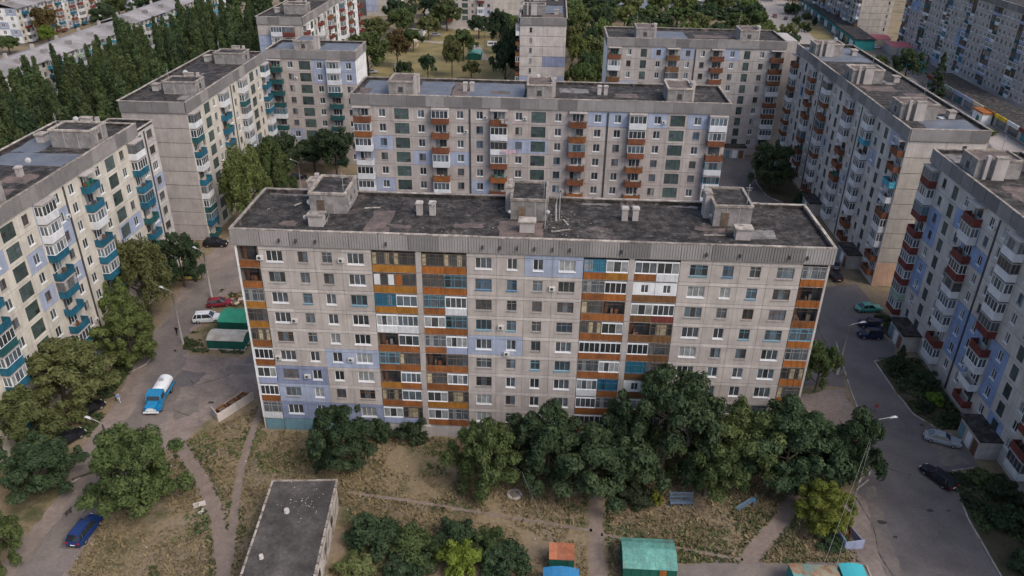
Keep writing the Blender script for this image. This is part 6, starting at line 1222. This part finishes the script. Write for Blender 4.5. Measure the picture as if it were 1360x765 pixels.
mat('roof_teal', (0.13, 0.32, 0.27), (0.085, 0.22, 0.185), scale=1.1, vary=.16, fine=.25, fscale=4, rough=.7, col3=(.17, .17, .12), scale3=.6, mix3=(.58, .72)); mat('roof_green', (0.03, 0.24, 0.15), (0.025, 0.18, 0.11), scale=.9, vary=.12, fine=.1, rough=.6); mat('roof_orange', (0.36, 0.13, 0.065), (0.25, 0.09, 0.05), scale=1.3, vary=.14, fine=.25, rough=.8); mat('roof_blue', (0.025, 0.20, 0.43), (0.05, 0.19, 0.34), scale=1.4, vary=.1, fine=.2, streak=.15, rough=.6); mat('roof_rust', (0.30, 0.27, 0.19), (0.24, 0.10, 0.045), scale=.8, mix=(.42, .62), vary=.12, fine=.2, rough=.85, col3=(.12, .3, .28), scale3=.4, mix3=(.5, .6)); mat('roof_dirty', (0.50, 0.48, 0.43), (0.33, 0.29, 0.23), scale=.6, vary=.1, fine=.12, rough=.9); mat('wall_dkgreen', (0.012, 0.105, 0.075), (0.012, 0.08, 0.06), scale=1, vary=.08, rough=.7, streak=.1); mat('roof_cyan', (0.05, 0.36, 0.40), (0.22, 0.2, 0.15), scale=.6, mix=(.5, .75), vary=.1, rough=.7); mat('roof_pink', (0.50, 0.13, 0.14), (0.42, .11, .12), scale=.6, rough=.7, vary=.1); mat('wall_turq', (0.03, 0.28, 0.26), (0.03, 0.2, 0.2), scale=.6, rough=.7, vary=.1)
garage('large green metal garage with a patched turquoise roof at the bottom centre', 11.4, -22.9, 17.0, -18.7, 2.2, .75, 'wall_dkgreen', 'roof_teal', (1.0, -2.18, .05, 1.75, -2.06, 2.0), 'p_orange', sheets=5)
garage('small dark green shed with an orange roof left of the dirt path', 3.6, -21.9, 6.2, -19.8, 1.9, .16, 'wall_dkgreen', 'roof_orange', flat=True, sheets=3, name='metal_shed')
garage('bright blue roofed kiosk cut by the bottom edge', 3.0, -27.4, 6.6, -23.3, 2.0, .35, 'roof_blue', 'roof_blue', sheets=2, axis='y', name='kiosk')
garage('rusty and turquoise patched shed roof at the bottom right edge', 29.1, -26, 33.9, -21.1, 2.0, .45, 'wall_turq', 'roof_rust', sheets=5, name='metal_shed')
garage('cyan metal shed with a rust mark beside the rusty roof', 34.5, -26, 36.9, -20.8, 2.0, .2, 'wall_turq', 'roof_cyan', sheets=1, axis='y', name='metal_shed')
garage('dark green garage with a dirty white roof in the left yard', -49.9, 18.6, -44.2, 21.9, 1.75, .55, 'wall_dkgreen', 'roof_dirty', sheets=2, skirt='strip')
garage('green roofed garage right behind the pale roofed one', -50.2, 24.0, -45.4, 28.4, 1.8, .7, 'wall_dkgreen', 'roof_green', sheets=4)
garage('teal garage with a pale roof in the dry yard behind', -30.2, 226, -25.0, 233, 2.2, .5, 'wall_dkgreen', 'roof_teal', sheets=2, axis='y')
rr = random.Random(8); t = thing('scrap_pile', 'pile of boards and rubble behind the green roofed garage', 'scrap pile', (-49.4, 33.0, 0))
for k in range(12):
    x, y = rr.uniform(-1.6, 1.6), rr.uniform(-1.3, 1.3); b = MB(); b.box(0, 0, 0, rr.uniform(.4, 1.8), rr.uniform(.2, .8), rr.uniform(.06, .3)); o = put(b.mesh('board', ['p_beige', 'plaster_peel', 'p_rust'][k % 3]), 'board', t, (x, y, .02+.05*k), rr.uniform(0, 3)); o.rotation_euler.x = rr.uniform(-.12, .12)
# concrete waste pen
t = thing('waste_pen', 'low concrete pen with rusty bins off the left end of the middle block', 'waste pen', (0, 0, 0)); pts = [(-43.0, 2.6), (-41.5, 1.0), (-38.4, 6.3)]
def wallrun(t, a, c, h, m, name='pen_panel', step=1.6, th=.12):
    a, c = Vector(a), Vector(c); d = (c-a).length; n = max(1, round(d/step)); ang = math.atan2(c.y-a.y, c.x-a.x)
    for k in range(n): p = a+(c-a)*k/n; put(box_mesh('pen', name, (.015, -th/2, 0, round(d/n, 3)-.015, th/2, h), m), name, t, (p.x, p.y, 0), ang)
wallrun(t, pts[0], pts[1], 1.35, 'strip'); wallrun(t, pts[1], pts[2], 1.35, 'strip'); wallrun(t, pts[0], (-40.4, 7.6), .5, 'grey_conc')
def bin_(x, y, ang, m, label, group='rusty bins in the waste pen'):
    q = thing('refuse_bin', label, 'refuse bin', (x, y, .01), R(ang), group); b = MB(); b.poly([(-.6, -.4, 0), (.6, -.4, 0), (.6, .4, 0), (-.6, .4, 0)][::-1])
    o, i_ = [(-.7, -.5), (.7, -.5), (.7, .5), (-.7, .5)], [(-.6, -.4), (.6, -.4), (.6, .4), (-.6, .4)]
    for k in range(4): j = (k+1) % 4; b.quad((*i_[k], 0), (*i_[j], 0), (*o[j], 1.05), (*o[k], 1.05)); b.quad((*o[k], 1.05), (*o[j], 1.05), (*i_[j], .98), (*i_[k], .98)); b.quad((*i_[j], .3), (*i_[k], .3), (*i_[k], .98), (*i_[j], .98))
    b.quad((-.6, -.4, .3), (.6, -.4, .3), (.6, .4, .3), (-.6, .4, .3)); put(b.mesh('tub', m), 'tub', q); b = MB(); b.box(-.5, -.3, .305, .4, .3, .8, 0); put(b.mesh('refuse', 'f_wood'), 'refuse', q)
for k, (x, y) in enumerate(((-41.6, 2.9), (-40.7, 4.4), (-39.8, 5.9))): bin_(x, y, 60+k*6, 'p_brown', ['rusty bin nearest the corner of the concrete pen', 'rusty bin in the middle of the concrete pen', 'rusty bin at the far end of the concrete pen'][k])
t = thing('waste_pen', 'grey metal refuse enclosure beside the yellow green tree at the right road', 'waste pen', (0, 0, 0)); q = [(36.6, -16.9), (38.9, -16.4), (38.0, -13.4), (35.9, -13.8)]
for a, c, h in ((q[0], q[1], 1.3), (q[3], q[0], 1.5), (q[1], q[2], .9), (q[2], q[3], .9)): wallrun(t, a, c, h, 'p_slate', step=1.2, th=.08)
bin_(37.4, -14.7, 75, 'p_brown', 'dark bin inside the grey metal refuse enclosure', None)
# benches, slide, manhole, small things
t = thing('park_bench', 'blue slatted garden bench with a high back on the worn grass', 'bench', (19.35, -10.7, 0), R(3)); b = MB()
for k in range(4): put(box_mesh('bs', 'slat', (-1.4, 0, 0, 1.4, .12, .04), 'bench_blue'), 'seat_slat', t, (0, -.5+k*.2, .45))
for k in range(5): put(box_mesh('bb', 'slat', (-1.4, 0, 0, 1.4, .03, .11), 'bench_blue'), 'back_slat', t, (0, .36, .55+k*.22))
for x in (-1.35, 0, 1.3): put(box_mesh('bl', 'leg', (0, -.52, 0, .06, .36, .447), 'f_blue'), 'leg', t, (x, 0, 0)); put(box_mesh('bp', 'post', (0, .40, 0, .06, .46, 1.65), 'f_blue'), 'back_post', t, (x, 0, 0))
t = thing('slide', 'small faded blue play slide tipped on the grass beside the bench', 'slide', (26.9, -10.8, 0), R(24)); t.scale = (.85,)*3; b = MB(); b.quad((-1.3, -.3, .15), (1.2, -.3, 1.1), (1.2, .3, 1.1), (-1.3, .3, .15)); b.box(-1.35, -.33, .1, -1.2, .33, .22)
for s in (-1, 1): b.quad((-1.3, s*.3, .15), (1.2, s*.3, 1.1), (1.2, s*.3, 1.32), (-1.3, s*.3, .37))
b.quad((-1.3, -.3, .11), (-1.3, .3, .11), (1.2, .3, 1.06), (1.2, -.3, 1.06)); put(b.mesh('chute', 'bench_blue'), 'chute', t); b = MB()
for s in (-1, 1): b.box(1.1, s*.28-.03, 0, 1.18, s*.28+.03, 1.05); b.box(1.5, s*.28-.03, 0, 1.56, s*.28+.03, .95)
b.box(1.1, -.3, 1.055, 1.6, .3, 1.1); put(b.mesh('frame', 'f_blue'), 'frame', t)
t = thing('park_bench', 'white bench at the bottom edge beside the asphalt path', 'bench', (27.4, -21.9, 0), R(0))
for k in range(3): put(box_mesh('wb', 'slat', (-1.0, 0, 0, 1.0, .13, .05), 'f_white'), 'seat_slat', t, (0, -.22+k*.16, .45))
for x in (-.8, .7): put(box_mesh('wl', 'leg', (0, -.22, 0, .1, .24, .448), 'f_grey'), 'leg', t, (x, 0, 0))
t = thing('manhole', 'concrete manhole ring sunk in the grass before the dark clump', 'manhole', (-.7, -10.4, 0)); b = MB(); n = 20; ri = [[(rr_*math.cos(2*PI*k/n), rr_*math.sin(2*PI*k/n), z) for k in range(n)] for rr_, z in ((.95, 0), (.9, .16), (.6, .18), (.58, .08))]
for a, c in zip(ri, ri[1:]):
    for k in range(n): b.quad(a[k], a[(k+1) % n], c[(k+1) % n], c[k])
put(b.mesh('ring', 'strip'), 'ring', t); b = MB(); b.poly([(.58*math.cos(2*PI*k/n), .58*math.sin(2*PI*k/n), .10) for k in range(n)]); put(b.mesh('cover', 'metal_grey'), 'cover', t)
for lb, x, y, a in (('grey concrete slab lying on the dry grass right of the round tree', -37.9, -14.5, .5), ('small concrete slab next to the larger one on the dry grass', -37.2, -15.6, 1.3)): b = MB(); s = .7 if 'grey' in lb else .4; b.box(-s, -s*.55, 0, s, s*.55, .14); o = put(b.mesh('slab', 'strip'), 'concrete_slab', None, (x, y, .004), a); tag(o, lb, 'concrete slab')
for lb, x, y, a, ln in (('log lying along the kerbed garden left of the silver car', 56.3, 8.9, -.75, 1.9), ('grey beam lying at the left kerb near the dark tree', -53.8, -10.4, .7, 1.6)): b = MB(); b.tube([(-ln, 0, .14), (ln, 0, .14)], [.15, .13], 8); o = put(b.mesh('log', 'bark'), 'log', None, (x, y, .004), a); tag(o, lb, 'log')
t = thing('fence_rail', 'bent pipe rail by the round tree at the lower left road', 'rail', (-46.9, -14.0, 0), R(70)); b = MB(); b.tube([(-1.6, 0, .5), (1.6, 0, .75)], .04, 6); put(b.mesh('rail', 'lamp_white'), 'rail', t); b = MB(); b.tube([(-1.5, 0, 0), (-1.5, 0, .5)], .04, 6); b.tube([(1.5, 0, 0), (1.5, 0, .74)], .04, 6); put(b.mesh('post', 'lamp_white'), 'post', t)
# laundry on the back block
for lb, u, k, m in (('green and pink washing hanging on the top balcony of the back block', 27.6, 0, 'p_ltgreen'), ('pink sheets hanging two floors below the other washing', 27.6, 2, 'p_pinkp')):
    b = MB(); x0 = -34.75+u+.3; zb = bk.z0+(8-k)*FH+.55
    for q in range(4): b.box(x0+q*.72, 61.1-1.5-.03*(q % 2), zb-.1*(q % 3), x0+q*.72+.6, 61.1-1.47, zb+.6, q % 2)
    tag(put(b.mesh('washing', [m, 'p_pinkp']), 'washing'), lb, 'washing')

# ------------------------------------------------------------------ shops, market hall and kiosks at the top right
t = thing('shop_row', 'long low dark roofed row of shops with coloured fronts below the top right block', 'shops', (0, 0, 0)); b = MB(); b.box(134.6, 118, 0, 143.6, 206, 3.6); put(b.mesh('wall', 'grey_conc'), 'wall', t); b = MB(); b.box(134.2, 117.8, 3.603, 143.8, 206.2, 3.9); put(b.mesh('roof', 'bitumen'), 'roof', t); rr = random.Random(3)
SG = ['p_red', 'p_grn', 'p_ltgreen', 'p_slate', 'lavender', 'p_beige', 'p_ochre', 'p_yellow', 'p_white', 'p_red', 'p_red', 'p_orange']
for k, y in enumerate(range(200, 118, -7)): put(box_mesh('sign', 'sign_board', (-.25, -3.2, 0, 0, 3.2, 1.1), SG[k % len(SG)]), 'sign_board', t, (134.15, y, 2.9)); put(box_mesh('shopwin', 'shop_window', (-.08, -2.6, 0, 0, 2.6, 2.3), 'g_mid' if k % 3 else 'g_teal'), 'shop_window', t, (134.58, y, .4))
t = thing('shop_porch', 'white walled shop porch with a green arched doorway in the shop row', 'porch', (132.8, 158.5, 0)); b = MB(); b.box(-1.6, -3, 0, 1.3, 3, 3.2); put(b.mesh('wall', 'white_wall'), 'wall', t); b = MB(); b.box(-1.9, -3.3, 3.203, 1.3, 3.3, 3.7); put(b.mesh('roof', 'p_orange'), 'roof', t); b = MB(); b.poly([(-1.62, .9*math.cos(a*PI/8)-.4, 1.4+.9*math.sin(a*PI/8)) for a in range(9)]+[(-1.62, -1.3, .1), (-1.62, .5, .1)]); put(b.mesh('door', 'p_grn'), 'door', t)
t = thing('market_hall', 'long low teal walled market hall in the top right', 'market hall', (0, 0, 0)); b = MB(); b.poly([(129, 263, 0), (135, 263, 0), (143, 372, 0), (137, 372, 0)]); prism = [(128.6, 262), (136.5, 262), (145, 380), (137, 380)]; b = MB(); b.prism(prism, 0, 4.2); put(b.mesh('wall', 'wall_turq'), 'wall', t); b = MB(); b.prism([(128.2, 261.6), (136.9, 261.6), (145.4, 380.4), (136.6, 380.4)], 4.203, 4.6); put(b.mesh('roof', 'bitumen'), 'roof', t)
for k in range(15): f = k/15; x, y = 128.55+8.4*f, 262.5+117.5*f+2; put(box_mesh('mw', 'shop_window', (-.1, 0, 0, 0, 5.6, 2.6), 'g_blue' if k % 2 else 'p_white'), 'shop_window', t, (x-.03, y, .6), -.071)
garage('pink roofed kiosk beside the market hall', 137.5, 270, 146, 280, 3.2, 1.0, 'p_beige', 'roof_pink', sheets=3, group='top right kiosks', name='kiosk'); garage('long pink roof at the foot of the top right block', 141, 255, 150, 264, 3.0, .6, 'grey_conc', 'roof_pink', sheets=4, flat=True, group='top right kiosks', name='kiosk')
garage('bright green awning roof among the shrubs at the top right', 139.5, 226, 143.5, 238, 2.8, .4, 'wall_turq', 'wall_turq', sheets=2, axis='y', group='top right kiosks', name='kiosk'); garage('grey flat roof next to the pink one at the top right', 143.5, 240, 149.5, 254, 3.0, .2, 'grey_conc', 'bitumen_pale', flat=True, sheets=3, group='top right kiosks', name='kiosk')
garage('small beige kiosk at the edge of the dry yard', -57, 246, -53, 251, 2.4, .1, 'p_beige', 'p_beige', flat=True, sheets=1, group='yard huts', name='kiosk'); garage('white edged shed at the far side of the dry yard', -61, 270, -54, 282, 3.4, .2, 'white_wall', 'bitumen', flat=True, sheets=2, group='yard huts', name='utility_shed')
for i, (x, y) in enumerate([(110.6, 324), (112.5, 312)]): pass
print('objects', len(bpy.data.objects), 'tris', sum(len(m.polygons)*2 for m in bpy.data.meshes))
